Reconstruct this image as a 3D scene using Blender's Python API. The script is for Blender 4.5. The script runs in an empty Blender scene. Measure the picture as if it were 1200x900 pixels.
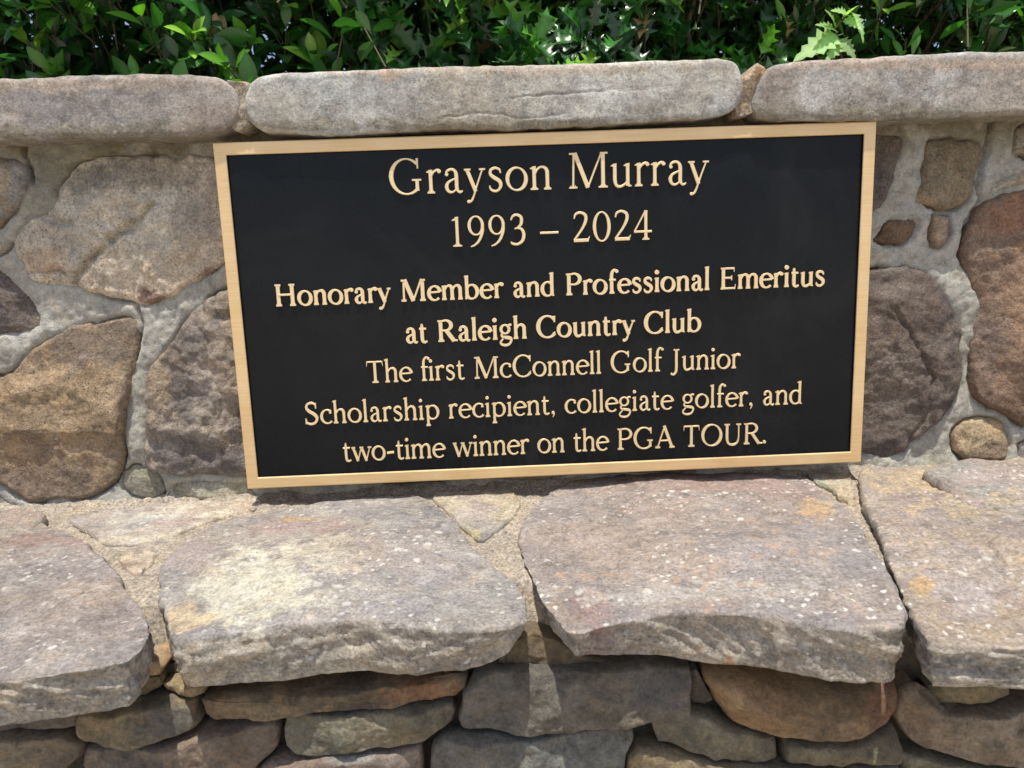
import bpy, math, random
import numpy as np
from mathutils import Matrix, Vector

random.seed(7)
rng = np.random.default_rng(7)
scene = bpy.context.scene
COL = scene.collection

# ------------------------------------------------------------------ camera
CAM_C = np.array([-0.05873114, -0.70792282, 0.05407986])
CAM_R = np.array([[0.99888022, -0.03047065, -0.03619178],
                  [-0.04088013, -0.17082913, -0.98445225],
                  [0.02381429, 0.9848294, -0.17188348]])   # world -> (right, down, forward)
FPX = 870.0
cam_d = bpy.data.cameras.new('camera')
cam = bpy.data.objects.new('camera', cam_d)
COL.objects.link(cam)
u_, s_, v_ = np.linalg.svd(CAM_R)
Rc = u_ @ v_
mw = Matrix(((Rc[0][0], -Rc[1][0], -Rc[2][0], CAM_C[0]),
             (Rc[0][1], -Rc[1][1], -Rc[2][1], CAM_C[1]),
             (Rc[0][2], -Rc[1][2], -Rc[2][2], CAM_C[2]),
             (0, 0, 0, 1)))
cam.matrix_world = mw
cam_d.sensor_fit = 'HORIZONTAL'
cam_d.sensor_width = 36.0
cam_d.lens = FPX / 1200.0 * 36.0
cam_d.clip_start = 0.01
cam_d.clip_end = 3000.0
cam_d.dof.use_dof = True
cam_d.dof.focus_distance = 0.70
cam_d.dof.aperture_fstop = 16.0
scene.camera = cam

# ------------------------------------------------------------------ world, sun, exposure
SUN_EL, SUN_AZ = math.radians(76), math.radians(183)      # azimuth measured clockwise from +Y
wd = bpy.data.worlds.new('World')
scene.world = wd
wd.use_nodes = True
wn = wd.node_tree
for n in list(wn.nodes):
    wn.nodes.remove(n)
sky = wn.nodes.new('ShaderNodeTexSky')
sky.sky_type = 'NISHITA'
sky.sun_disc = False
sky.sun_elevation = SUN_EL
sky.sun_rotation = SUN_AZ
sky.air_density = 1.0
sky.dust_density = 2.5
sky.ozone_density = 0.4
bg = wn.nodes.new('ShaderNodeBackground')
bg.inputs['Strength'].default_value = 0.12
wo = wn.nodes.new('ShaderNodeOutputWorld')
wn.links.new(sky.outputs[0], bg.inputs[0])
wn.links.new(bg.outputs[0], wo.inputs[0])
sd = bpy.data.lights.new('sun', 'SUN')
sd.energy = 3.75
sd.angle = math.radians(0.5)
sd.color = (1.0, 0.94, 0.85)
sun = bpy.data.objects.new('sun', sd)
COL.objects.link(sun)
sdir = Vector((math.sin(SUN_AZ) * math.cos(SUN_EL), math.cos(SUN_AZ) * math.cos(SUN_EL), math.sin(SUN_EL)))
sun.rotation_euler = sdir.to_track_quat('Z', 'Y').to_euler()
sun.location = (0, -1, 4)
scene.view_settings.view_transform = 'Standard'
scene.view_settings.look = 'None'
scene.view_settings.gamma = 1.0
scene.view_settings.exposure = 0.42

# ------------------------------------------------------------------ photograph -> place
def ray(px, py):
    return Rc.T @ np.array([(px - 600) / FPX, (py - 450) / FPX, 1.0])
def aty(px, py, y):
    d = ray(px, py)
    return CAM_C + d * ((y - CAM_C[1]) / d[1])
def atz(px, py, z):
    d = ray(px, py)
    return CAM_C + d * ((z - CAM_C[2]) / d[2])
def topx(P):
    q = (np.asarray(P) - CAM_C) @ Rc.T
    return 600 + FPX * q[..., 0] / q[..., 2], 450 + FPX * q[..., 1] / q[..., 2]

Y_WALL, Z_BENCH, Y_FRONT, Y_CAP = 0.034, -0.180, -0.229, -0.004

# ------------------------------------------------------------------ noise
PERM = rng.permutation(256).astype(np.int64)
PERM = np.concatenate([PERM, PERM, PERM])
GR = rng.normal(size=(256, 3))
GR /= np.linalg.norm(GR, axis=1)[:, None]
def perlin(p):
    pi = np.floor(p).astype(np.int64)
    f = p - pi
    w = f * f * f * (f * (f * 6 - 15) + 10)
    pi &= 255
    out = 0
    for i in (0, 1):
        wx = w[:, 0] if i else 1 - w[:, 0]
        a = PERM[(pi[:, 0] + i) & 255]
        for j in (0, 1):
            wy = w[:, 1] if j else 1 - w[:, 1]
            b = PERM[a + ((pi[:, 1] + j) & 255)]
            for k in (0, 1):
                wz = w[:, 2] if k else 1 - w[:, 2]
                g = GR[PERM[b + ((pi[:, 2] + k) & 255)]]
                out = out + wx * wy * wz * (g[:, 0] * (f[:, 0] - i) + g[:, 1] * (f[:, 1] - j) + g[:, 2] * (f[:, 2] - k))
    return out * 1.5
def fbm(P, freq, octv=4, seed=0, stretch=(1, 1, 1), gain=0.5):
    p = P * freq * np.array(stretch) + np.array([seed * 13.17 + 31.3, seed * 7.31 + 5.7, seed * 3.77 + 57.1])
    a, s = 1.0, 0
    for o in range(octv):
        s = s + a * perlin(p)
        p = p * 2.03 + 11.7
        a *= gain
    return s
def ridge(P, freq, seed=0, octv=3, stretch=(1, 1, 1)):
    p = P * freq * np.array(stretch) + np.array([seed * 5.1 + 3.3, seed * 9.7, seed * 2.3])
    a, s = 1.0, 0
    for o in range(octv):
        s = s + a * (1 - 2 * np.abs(perlin(p)))
        p = p * 2.1 + 4.3
        a *= 0.5
    return s / 1.75
def sstep(a, b, x):
    t = np.clip((x - a) / (b - a), 0, 1)
    return t * t * (3 - 2 * t)

# ------------------------------------------------------------------ node helpers
def new_mat(name):
    m = bpy.data.materials.new(name)
    m.use_nodes = True
    nt = m.node_tree
    b = nt.nodes['Principled BSDF']
    return m, nt, b
def node(nt, t, **kw):
    n = nt.nodes.new(t)
    for k, v in kw.items():
        if k.startswith('i_'):
            n.inputs[k[2:].replace('_', ' ')].default_value = v
        else:
            setattr(n, k, v)
    return n
def mixc(nt, fac, a, b, mode='MIX'):
    n = nt.nodes.new('ShaderNodeMix')
    n.data_type = 'RGBA'
    n.blend_type = mode
    for sock, v in ((n.inputs[0], fac), (n.inputs[6], a), (n.inputs[7], b)):
        if isinstance(v, bpy.types.NodeSocket):
            nt.links.new(v, sock)
        elif isinstance(v, (int, float)):
            sock.default_value = v
        else:
            sock.default_value = (*v, 1)
    return n.outputs[2]
def ramp(nt, src, stops):
    r = nt.nodes.new('ShaderNodeValToRGB')
    e = r.color_ramp.elements
    while len(e) < len(stops):
        e.new(0.5)
    for el, (p, c) in zip(e, stops):
        el.position = p
        el.color = (c, c, c, 1) if isinstance(c, (int, float)) else (*c, 1)
    nt.links.new(src, r.inputs[0])
    return r.outputs[0]
def noise_n(nt, co, scale, detail=6, rough=0.6, dist=0.0):
    n = nt.nodes.new('ShaderNodeTexNoise')
    n.inputs['Scale'].default_value = scale
    n.inputs['Detail'].default_value = detail
    n.inputs['Roughness'].default_value = rough
    n.inputs['Distortion'].default_value = dist
    nt.links.new(co, n.inputs['Vector'])
    return n.outputs[0]

def rock_mat(name, grain=420, grain_amt=0.5, speck=0.0, lichen=0.0, orange=0.0, bump=0.0012, dark=0.3, rough=0.85, mott=1.0, crack_amt=1.0):
    m, nt, b = new_mat(name)
    at = node(nt, 'ShaderNodeAttribute', attribute_name='Col')
    co = node(nt, 'ShaderNodeTexCoord').outputs['Object']
    c = at.outputs['Color']
    # mineral grain
    g1 = noise_n(nt, co, grain, 3, 0.7)
    g = ramp(nt, g1, [(0.30, 1 - grain_amt), (0.50, 1.0), (0.72, 1 + grain_amt * 0.9)])
    c = mixc(nt, 1.0, c, g, 'MULTIPLY')
    g2 = noise_n(nt, co, grain * 0.22, 5, 0.7)
    c = mixc(nt, 1.0, c, ramp(nt, g2, [(0.28, 0.75), (0.5, 1.0), (0.75, 1.22)]), 'MULTIPLY')
    g3 = noise_n(nt, co, 75, 8, 0.78, 0.6)
    c = mixc(nt, 1.0, c, ramp(nt, g3, [(0.33, 0.62), (0.47, 0.95), (0.58, 1.05), (0.72, 1.35)]), 'MULTIPLY')
    g4 = noise_n(nt, co, 42, 12, 0.82, 0.9)
    c = mixc(nt, ramp(nt, g4, [(0.50, 0.0), (0.60, 0.6 * mott)]), c, mixc(nt, 1.0, c, (1.20, 1.08, 0.90), 'MULTIPLY'))
    co2 = node(nt, 'ShaderNodeMapping'); co2.inputs['Location'].default_value = (3.1, 7.7, 1.3); nt.links.new(co, co2.inputs['Vector'])
    g5 = noise_n(nt, co2.outputs[0], 55, 12, 0.82, 0.6)
    c = mixc(nt, ramp(nt, g5, [(0.52, 0.0), (0.62, 0.65 * mott)]), c, mixc(nt, 1.0, c, (0.66, 0.66, 0.68), 'MULTIPLY'))
    # dark pits
    if dark > 0:
        v = node(nt, 'ShaderNodeTexVoronoi')
        v.inputs['Scale'].default_value = 260
        nt.links.new(co, v.inputs['Vector'])
        n3 = noise_n(nt, co, 30, 3, 0.6)
        mm = node(nt, 'ShaderNodeMath', operation='MULTIPLY')
        nt.links.new(ramp(nt, v.outputs['Distance'], [(0.12, 1.0), (0.26, 0.0)]), mm.inputs[0])
        nt.links.new(ramp(nt, n3, [(0.46, 0.0), (0.60, dark)]), mm.inputs[1])
        c = mixc(nt, mm.outputs[0], c, (0.05, 0.045, 0.04))
    if speck > 0:      # small pale lichen spots
        for sc, lo, hi, am in ((115, 0.16, 0.24, 1.0), (42, 0.10, 0.17, 0.9)):
            v = node(nt, 'ShaderNodeTexVoronoi')
            v.inputs['Scale'].default_value = sc
            wob = noise_n(nt, co, 260, 2, 0.5)
            vm = node(nt, 'ShaderNodeVectorMath', operation='MULTIPLY_ADD')
            comb = node(nt, 'ShaderNodeCombineXYZ')
            for k in range(3):
                nt.links.new(wob, comb.inputs[k])
            nt.links.new(comb.outputs[0], vm.inputs[0])
            vm.inputs[1].default_value = (0.006, 0.006, 0.006)
            nt.links.new(co, vm.inputs[2])
            nt.links.new(vm.outputs[0], v.inputs['Vector'])
            sp = ramp(nt, v.outputs['Distance'], [(lo, 1.0), (hi, 0.0)])
            n4 = noise_n(nt, co, 14, 4, 0.6)
            mm = node(nt, 'ShaderNodeMath', operation='MULTIPLY')
            nt.links.new(sp, mm.inputs[0])
            nt.links.new(ramp(nt, n4, [(0.40, 0.0), (0.55, speck * am)]), mm.inputs[1])
            c = mixc(nt, mm.outputs[0], c, (0.62, 0.60, 0.55))
    if lichen > 0:     # broad pale crusts
        n5 = noise_n(nt, co, 60, 8, 0.75, 0.3)
        c = mixc(nt, ramp(nt, n5, [(0.56, 0.0), (0.68, lichen)]), c, (0.55, 0.52, 0.46))
    if orange > 0:
        n6 = noise_n(nt, co, 75, 6, 0.7, 0.2)
        n7 = noise_n(nt, co, 11, 3, 0.5)
        mm = node(nt, 'ShaderNodeMath', operation='MULTIPLY')
        nt.links.new(ramp(nt, n6, [(0.56, 0.0), (0.66, 1.0)]), mm.inputs[0])
        nt.links.new(ramp(nt, n7, [(0.48, 0.0), (0.60, orange)]), mm.inputs[1])
        c = mixc(nt, mm.outputs[0], c, (0.50, 0.27, 0.12))
    nt.links.new(c, b.inputs['Base Color'])
    b.inputs['Roughness'].default_value = rough
    b.inputs['Specular IOR Level'].default_value = 0.25
    # relief
    h1 = noise_n(nt, co, 150, 8, 0.72)
    h2 = noise_n(nt, co, 620, 3, 0.7)
    ad = node(nt, 'ShaderNodeMath', operation='MULTIPLY_ADD')
    nt.links.new(h2, ad.inputs[0])
    ad.inputs[1].default_value = 0.35
    nt.links.new(h1, ad.inputs[2])
    # open pits and short fracture lines
    pv = node(nt, 'ShaderNodeTexVoronoi', feature='DISTANCE_TO_EDGE')
    pv.inputs['Scale'].default_value = 38
    wv = node(nt, 'ShaderNodeTexNoise'); wv.inputs['Scale'].default_value = 45; wv.inputs['Detail'].default_value = 6
    nt.links.new(co, wv.inputs['Vector'])
    wm = node(nt, 'ShaderNodeVectorMath', operation='MULTIPLY_ADD')
    nt.links.new(wv.outputs['Color'], wm.inputs[0]); wm.inputs[1].default_value = (0.035, 0.035, 0.035); nt.links.new(co, wm.inputs[2])
    nt.links.new(wm.outputs[0], pv.inputs['Vector'])
    ln = ramp(nt, pv.outputs['Distance'], [(0.0, 0.0), (0.035, 1.0)])
    gate = ramp(nt, noise_n(nt, co, 26, 3, 0.6), [(0.56, 1.0), (0.64, 0.0)])
    mxm = node(nt, 'ShaderNodeMath', operation='MAXIMUM')
    nt.links.new(ln, mxm.inputs[0]); nt.links.new(gate, mxm.inputs[1])
    ad2 = node(nt, 'ShaderNodeMath', operation='MULTIPLY_ADD')
    nt.links.new(mxm.outputs[0], ad2.inputs[0]); ad2.inputs[1].default_value = 0.16 * crack_amt; nt.links.new(ad.outputs[0], ad2.inputs[2])
    bp = node(nt, 'ShaderNodeBump')
    bp.inputs['Strength'].default_value = 1.0
    bp.inputs['Distance'].default_value = bump
    nt.links.new(ad2.outputs[0], bp.inputs['Height'])
    nt.links.new(bp.outputs[0], b.inputs['Normal'])
    return m

M_WALL = rock_mat('fieldstone', grain=420, grain_amt=0.40, bump=0.0034, dark=0.8)
M_SLAB = rock_mat('slab_stone', grain=420, grain_amt=0.42, speck=0.8, lichen=0.38, orange=0.0, bump=0.0024, dark=0.5)
M_SLAB_O = rock_mat('slab_stone_orange_lichen', grain=420, grain_amt=0.42, speck=0.95, lichen=0.35, orange=0.75, bump=0.0024, dark=0.4)
M_CAP = rock_mat('cap_stone', grain=460, grain_amt=0.36, speck=0.30, lichen=0.12, bump=0.0011, dark=0.5, mott=0.45, crack_amt=0.3)
M_LEDGE = rock_mat('ledge_stone', grain=360, grain_amt=0.28, bump=0.0030, dark=0.15)
M_MORTAR = rock_mat('mortar', grain=600, grain_amt=0.22, crack_amt=0.4, bump=0.0016, dark=0.2, rough=0.95)
M_SAND = rock_mat('sandy_mortar', grain=420, grain_amt=0.6, bump=0.0035, dark=0.3, rough=0.95)

# ------------------------------------------------------------------ object helpers
def tag(o, label=None, cat=None, group=None, kind=None):
    if label: o['label'] = label
    if cat: o['category'] = cat
    if group: o['group'] = group
    if kind: o['kind'] = kind
    return o
def empty(name, loc=(0, 0, 0)):
    o = bpy.data.objects.new(name, None)
    o.empty_display_size = 0.05
    o.location = loc
    COL.objects.link(o)
    return o
def mesh_obj(name, verts, faces, mats, parent=None, cols=None, smooth=True, fmat=None):
    me = bpy.data.meshes.new(name)
    verts = np.asarray(verts, dtype=float)
    if isinstance(faces, np.ndarray):
        faces = faces.tolist()
    me.from_pydata(verts.tolist(), [], faces)
    for m in (mats if isinstance(mats, (list, tuple)) else [mats]):
        me.materials.append(m)
    if fmat is not None:
        me.polygons.foreach_set('material_index', np.asarray(fmat, dtype=np.int32))
    if cols is not None:
        a = me.color_attributes.new('Col', 'FLOAT_COLOR', 'POINT')
        cc = np.ones((len(verts), 4), dtype=np.float32)
        cc[:, :3] = cols
        a.data.foreach_set('color', cc.ravel())
    if smooth:
        me.polygons.foreach_set('use_smooth', np.ones(len(me.polygons), dtype=bool))
    me.update()
    o = bpy.data.objects.new(name, me)
    COL.objects.link(o)
    if parent is not None:
        o.parent = parent
        o.matrix_parent_inverse = Matrix.Translation(-parent.location)
    return o

def chaikin(P, n=2, q=0.22):
    for _ in range(n):
        Q = np.roll(P, -1, 0)
        P = np.stack([P * (1 - q) + Q * q, P * q + Q * (1 - q)], 1).reshape(-1, 2)
    return P
def resample(P, n):
    Q = np.vstack([P, P[:1]])
    d = np.r_[0, np.cumsum(np.linalg.norm(np.diff(Q, axis=0), axis=1))]
    t = np.linspace(0, d[-1], n, endpoint=False)
    return np.stack([np.interp(t, d, Q[:, k]) for k in (0, 1)], 1)
def poly_dist(P, poly):
    """distance of points P to closed polyline poly"""
    A = poly
    B = np.roll(poly, -1, 0)
    out = np.full(len(P), 1e9)
    AB = B - A
    L2 = (AB ** 2).sum(1) + 1e-18
    for i in range(0, len(P), 4000):
        p = P[i:i + 4000, None, :] - A[None]
        t = np.clip((p * AB[None]).sum(2) / L2[None], 0, 1)
        out[i:i + 4000] = np.sqrt(((p - AB[None] * t[..., None]) ** 2).sum(2)).min(1)
    return out
def inside(P, poly):
    r = np.zeros(len(P), bool)
    A = poly
    B = np.roll(poly, -1, 0)
    for (ax, ay), (bx, by) in zip(A, B):
        if ay == by: continue
        c = ((ay > P[:, 1]) != (by > P[:, 1])) & (P[:, 0] < (bx - ax) * (P[:, 1] - ay) / (by - ay) + ax)
        r ^= c
    return r

# plane frames: origin, U, V, N
FR_WALL = (np.array([0, Y_WALL, 0.]), np.array([1., 0, 0]), np.array([0, 0, 1.]), np.array([0, -1., 0]))
FR_CAP = (np.array([0, Y_CAP, 0.]), np.array([1., 0, 0]), np.array([0, 0, 1.]), np.array([0, -1., 0]))
FR_FRONT = (np.array([0, Y_FRONT, 0.]), np.array([1., 0, 0]), np.array([0, 0, 1.]), np.array([0, -1., 0]))
FR_TOP = (np.array([0, 0, Z_BENCH]), np.array([1., 0, 0]), np.array([0, 1., 0]), np.array([0, 0, 1.]))
def to_plane(pts, fr):
    out = []
    for x, y in pts:
        if fr is FR_TOP: p = atz(x, y, fr[0][2])
        else: p = aty(x, y, fr[0][1])
        d = p - fr[0]
        out.append((d @ fr[1], d @ fr[2]))
    return np.array(out)

SEED = [0]
def stone(name, outline, fr, mat, parent, base, h=0.012, depth=0.03, r=0.010, rough=0.0022, facet=0.004,
          tilt=(0, 0), jag=0.0012, res=0.0022, side_rough=0.0, side_steps=5, side_in=0.15, side_st=(1, 1, 1.4), side_shear=0.0, base2=None, mixw=0.5,
          patches=(), chisel=0.0, sink=0.006, ridge_amt=0.25, dprof=None, side_col=None, strata=0.0, strat_dir=None, cracks=(), dome=0.0, px=True, smooth_n=2, cfreq=22, edge_noise=0.5, taper=0.0,
          layered=(1, 1, 1)):
    SEED[0] += 1
    sd_ = SEED[0]
    P = to_plane(outline, fr) if px else np.array(outline, float)
    P = chaikin(P, smooth_n)
    per = np.linalg.norm(np.roll(P, -1, 0) - P, axis=1).sum()
    n = int(np.clip(per / res, 40, 420))
    P = resample(P, n)
    area = 0.5 * (P[:, 0] * np.roll(P[:, 1], -1) - np.roll(P[:, 0], -1) * P[:, 1]).sum()
    if area < 0: P = P[::-1].copy()
    tng = np.roll(P, -1, 0) - np.roll(P, 1, 0)
    tng /= np.linalg.norm(tng, axis=1)[:, None] + 1e-12
    nor = np.stack([tng[:, 1], -tng[:, 0]], 1)
    P3 = np.c_[P, np.zeros(n)]
    P = P + nor * (jag * fbm(P3, 90, 3, sd_))[:, None] + nor * (jag * 2.0 * fbm(P3, 22, 2, sd_ + 3))[:, None]
    c = P.mean(0)
    minr = np.linalg.norm(P - c, axis=1).min()
    maxr = np.linalg.norm(P - c, axis=1).max()
    nr = int(np.clip(maxr / res * 1.0, 8, 130))
    s = np.linspace(0, 1, nr + 1)[1:]
    tt = 1 - (1 - s[::-1]) ** 1.0
    tt = np.r_[1.0, 1 - 0.25 * r / maxr, 1 - 0.6 * r / maxr, np.linspace(1 - r / maxr, 0.0, nr + 1)[:-1]] if True else tt
    rings2 = c + (P - c)[None] * tt[:, None, None]        # (nr, n, 2)
    flat = rings2.reshape(-1, 2)
    d = poly_dist(flat, P)
    d[:n] = 0
    d = np.where(inside(flat, P) | (np.arange(len(flat)) < n), d, 0)
    rr = r * (1 + edge_noise * fbm(np.c_[flat, np.zeros(len(flat))], 25, 2, sd_ + 9))
    x = np.clip(d / np.maximum(rr, 1e-4), 0, 1)
    prof = np.sqrt(np.clip(1 - (1 - x) ** 2, 0, 1))
    Q = np.c_[flat, np.zeros(len(flat))]
    W = Q + fr[0] * 3.1
    hh = h * prof
    size = min(minr * 2, 0.15)
    hh += prof * (tilt[0] * (flat[:, 0] - c[0]) + tilt[1] * (flat[:, 1] - c[1]))
    hh += dome * np.clip(d / (minr + 1e-6), 0, 1)
    hh += prof * facet * fbm(W, 11, 2, sd_ + 21)
    fr_ = random.Random(sd_ * 31 + 7)
    if chisel > 0:
        rel = (flat - c + 0.004 * np.stack([fbm(W, 40, 2, sd_), fbm(W, 40, 2, sd_ + 2)], 1))
        low = np.zeros(len(flat))
        for q_ in range(9):
            a_ = fr_.uniform(0, 2 * math.pi)
            dn = np.array([math.cos(a_), math.sin(a_)])
            ext = ((P - c) @ dn).max()
            off = ext * fr_.uniform(0.15, 0.75)
            low = np.minimum(low, -(rel @ dn - off) * chisel * fr_.uniform(0.5, 1.5))
        hh += prof * np.maximum(low, -sink)
    fac = ridge(W, 28, sd_ + 5, 3, layered)
    hh += prof * rough * ridge_amt * fac
    hh += (0.3 + 0.7 * prof) * rough * 1.1 * fbm(W, 50, 3, sd_ + 31, layered, 0.55)
    for pts, dep, wid in cracks:
        cp = to_plane(pts, fr)
        cp = cp + 0
        dd = np.full(len(flat), 1e9)
        for a_, b_ in zip(cp[:-1], cp[1:]):
            ab = b_ - a_
            wv = flat + 0.0022 * np.stack([fbm(W, 80, 2, 3), fbm(W, 80, 2, 8)], 1)
            t = np.clip(((wv - a_) @ ab) / (ab @ ab + 1e-12), 0, 1)
            dd = np.minimum(dd, np.linalg.norm(wv - a_ - ab * t[:, None], axis=1))
        hh -= dep * np.exp(-(dd / wid) ** 2)
    rings = [np.c_[rings2[k], hh.reshape(len(tt), n)[k]] for k in range(len(tt))][::-1]   # centre -> rim
    # centre point first
    cen = np.array([[c[0], c[1], rings[0][:, 2].mean()]])
    # sides
    rim = rings[-1]
    dep_ = np.full(n, depth) if dprof is None else depth * np.interp(P[:, 0], [a for a, _ in dprof], [b_ for _, b_ in dprof])
    for k in range(1, side_steps + 1):
        f = k / side_steps
        sh = 1 - side_in * f * f
        q = c + (P - c) * sh
        z = rim[:, 2] * (1 - f) - dep_ * f
        pts3 = np.c_[q, z]
        if side_rough > 0:
            ww = pts3 + fr[0] * 2.0
            env = math.sin(math.pi * min(1, f * 1.0)) * 0.6 + 0.4
            w2 = ww.copy(); w2[:, 2] += side_shear * ww[:, 0]
            am = side_rough * (1.0 * fbm(w2, 60, 5, sd_ + 41, side_st, 0.65) + 0.9 * ridge(w2, 30, sd_ + 43, 4, side_st) + 1.6 * fbm(w2, 14, 2, sd_ + 47, side_st) - 0.7) * env
            am = am - taper * f
            pts3[:, :2] += nor * am[:, None]
        rings.append(pts3)
    # back, closing fan
    back = rings[-1]
    rings.append(np.c_[c + (back[:, :2] - c) * 0.5, -dep_])
    V = np.vstack([cen] + rings + [np.array([[c[0], c[1], -dep_.mean()]])])
    F = []
    nrg = len(rings)
    idx = np.arange(n)
    nx = (idx + 1) % n
    F += [[0, 1 + i, 1 + (i + 1) % n] for i in range(n)]
    for k in range(nrg - 1):
        a = 1 + k * n
        b2 = a + n
        F += np.stack([a + idx, b2 + idx, b2 + nx, a + nx], 1).tolist()
    last = 1 + (nrg - 1) * n
    end = len(V) - 1
    F += [[last + (i + 1) % n, last + i, end] for i in range(n)]
    X = fr[0] + V[:, :1] * fr[1] + V[:, 1:2] * fr[2] + V[:, 2:] * fr[3]
    if np.dot(np.cross(fr[1], fr[2]), fr[3]) < 0:
        F = [f[::-1] for f in F]
    # colour
    base = np.array(base, float)
    cols = np.tile(base, (len(X), 1))
    nz = fbm(X, cfreq, 5, sd_ + 51, (1, 1, 1), 0.6)
    if base2 is not None:
        m = sstep(-0.25, 0.25, nz + (mixw - 0.5))[:, None]
        cols = cols * (1 - m) + np.array(base2) * m
    tint = fbm(X, 9, 3, sd_ + 61)[:, None] * (0.5 if side_col is not None else 1.0)
    cols = cols * (1 + 0.22 * fbm(X, 14, 4, sd_ + 71)[:, None])
    cols = cols * (1 + np.array([0.10, 0.0, -0.12]) * tint)
    if strata > 0:
        sdv = np.array(strat_dir if strat_dir is not None else (0.15, 0.3, 1.0))
        st = np.sin((X @ sdv) * 260 + 5 * fbm(X, 16, 3, sd_ + 81))
        cols = cols * (1 + strata * st[:, None])
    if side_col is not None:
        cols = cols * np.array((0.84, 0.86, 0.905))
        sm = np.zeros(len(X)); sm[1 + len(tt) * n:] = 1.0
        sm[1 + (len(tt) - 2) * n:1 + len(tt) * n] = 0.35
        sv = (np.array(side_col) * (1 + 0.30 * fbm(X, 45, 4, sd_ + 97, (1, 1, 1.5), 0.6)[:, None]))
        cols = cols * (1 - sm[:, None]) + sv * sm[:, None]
    for (cx, cy, rx, ry, pc, st) in patches:
        cc = to_plane([(cx, cy), (cx + rx, cy), (cx, cy + ry)], fr)
        e1 = cc[1] - cc[0]
        e2 = cc[2] - cc[0]
        Mi = np.linalg.inv(np.stack([e1, e2], 1))
        q = (V[:, :2] - cc[0]) @ Mi.T
        dd = np.linalg.norm(q, axis=1) + 0.62 * fbm(X, 34, 6, sd_ + 91, (1, 1, 1), 0.72)
        m = (1 - sstep(0.62, 1.15, dd))[:, None] * st * 0.88
        cols = cols * (1 - m) + np.array(pc) * m * (1 + 0.15 * nz[:, None])
    if fr is FR_WALL or fr[3][1] < -0.5:
        cols = cols * 0.78 + 0.22 * cols.mean(1)[:, None] * np.array((1.03, 1.0, 0.95))
    cols = cols * np.array((1.0, 0.998, 0.975))
    cols = np.clip(cols, 0.01, 0.9)
    return mesh_obj(name, X, F, mat, parent, cols), P

# ------------------------------------------------------------------ colours (linear albedo)
TAN = (0.34, 0.25, 0.155); TAN_L = (0.44, 0.36, 0.26); BROWN = (0.17, 0.115, 0.08)
GREY = (0.27, 0.25, 0.225); GREY_D = (0.115, 0.10, 0.092); PURP = (0.15, 0.118, 0.112)
RUST = (0.26, 0.135, 0.075); MORT = (0.42, 0.41, 0.36); MORT_G = (0.22, 0.205, 0.145)
MAUVE = (0.34, 0.285, 0.26); PALE = (0.52, 0.47, 0.37); BLUEG = (0.17, 0.175, 0.165)
OLIVE = (0.19, 0.165, 0.105)

# ------------------------------------------------------------------ ground
def grid_sheet(name, x0, x1, y0, y1, nx, ny, zf, mat, colf, kind='structure'):
    xs, ys = np.linspace(x0, x1, nx), np.linspace(y0, y1, ny)
    G = np.stack(np.meshgrid(xs, ys, indexing='xy'), -1).reshape(-1, 2)
    Z = zf(G)
    V = np.c_[G, Z]
    i = np.arange(ny - 1)[:, None] * nx + np.arange(nx - 1)[None]
    i = i.ravel()
    F = np.stack([i, i + 1, i + nx + 1, i + nx], 1)
    o = mesh_obj(name, V, F, mat, None, colf(V))
    tag(o, kind=kind)
    return o
Z_GROUND = -0.63
M_PAV = rock_mat('patio_stone', grain=90, grain_amt=0.3, bump=0.002, dark=0.1)
far = 900.0
gv = [(-far, -far, Z_GROUND), (far, -far, Z_GROUND), (far, 0.0, Z_GROUND), (-far, 0.0, Z_GROUND)]
g = mesh_obj('ground', gv, [(0, 1, 2, 3)], M_PAV, None, np.tile((0.46, 0.40, 0.33), (4, 1)), smooth=False)
tag(g, kind='structure')
M_LAWN = rock_mat('lawn', grain=60, grain_amt=0.6, bump=0.01, dark=0.3)
Z_BED = 0.165
lv = [(-far, 0.9, Z_BED), (far, 0.9, Z_BED), (far, far, Z_BED), (-far, far, Z_BED),
      (-far, 0.9, Z_GROUND), (far, 0.9, Z_GROUND)]
g = mesh_obj('lawn', lv, [(0, 1, 2, 3), (4, 5, 1, 0)], M_LAWN, None, np.tile((0.06, 0.09, 0.03), (6, 1)), smooth=False)
tag(g, kind='structure')
grid_sheet('soil', -3, 3, 0.20, 0.9, 200, 40, lambda G: Z_BED + 0.004 + 0.01 * fbm(np.c_[G, G[:, 0] * 0], 6, 3, 4),
           M_MORTAR, lambda V: np.tile((0.06, 0.042, 0.028), (len(V), 1)))

# ================================================================== THE STONE WALL
wall = empty('stone_wall', (0, Y_WALL + 0.1, Z_GROUND))
tag(wall, 'mortared fieldstone garden wall with rounded grey coping stones, carrying the black plaque', 'wall')

WS = []     # outlines of the wall stones, for the mortar sheet
def wst(outline, base, **kw):
    g_ = np.array((1.30, 1.27, 1.22)) if sum(base) > 0.5 else np.array((1.18, 1.16, 1.12))
    base = tuple(np.array(base) * g_)
    if kw.get('base2'): kw['base2'] = tuple(np.array(kw['base2']) * g_)
    kw['patches'] = [(a, b_, c_, d_, tuple(np.array(e_) * g_), f_) for a, b_, c_, d_, e_, f_ in kw.get('patches', ())]
    kw['rough'] = kw.get('rough', 0.0022) * 0.75
    kw.setdefault('r', 0.0055); kw.setdefault('chisel', 0.26); kw['dome'] = kw.get('dome', 0) * 0.4; kw.setdefault('smooth_n', 1); kw.setdefault('jag', 0.0016)
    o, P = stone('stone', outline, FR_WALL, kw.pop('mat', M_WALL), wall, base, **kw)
    WS.append(P)
    return o

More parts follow.
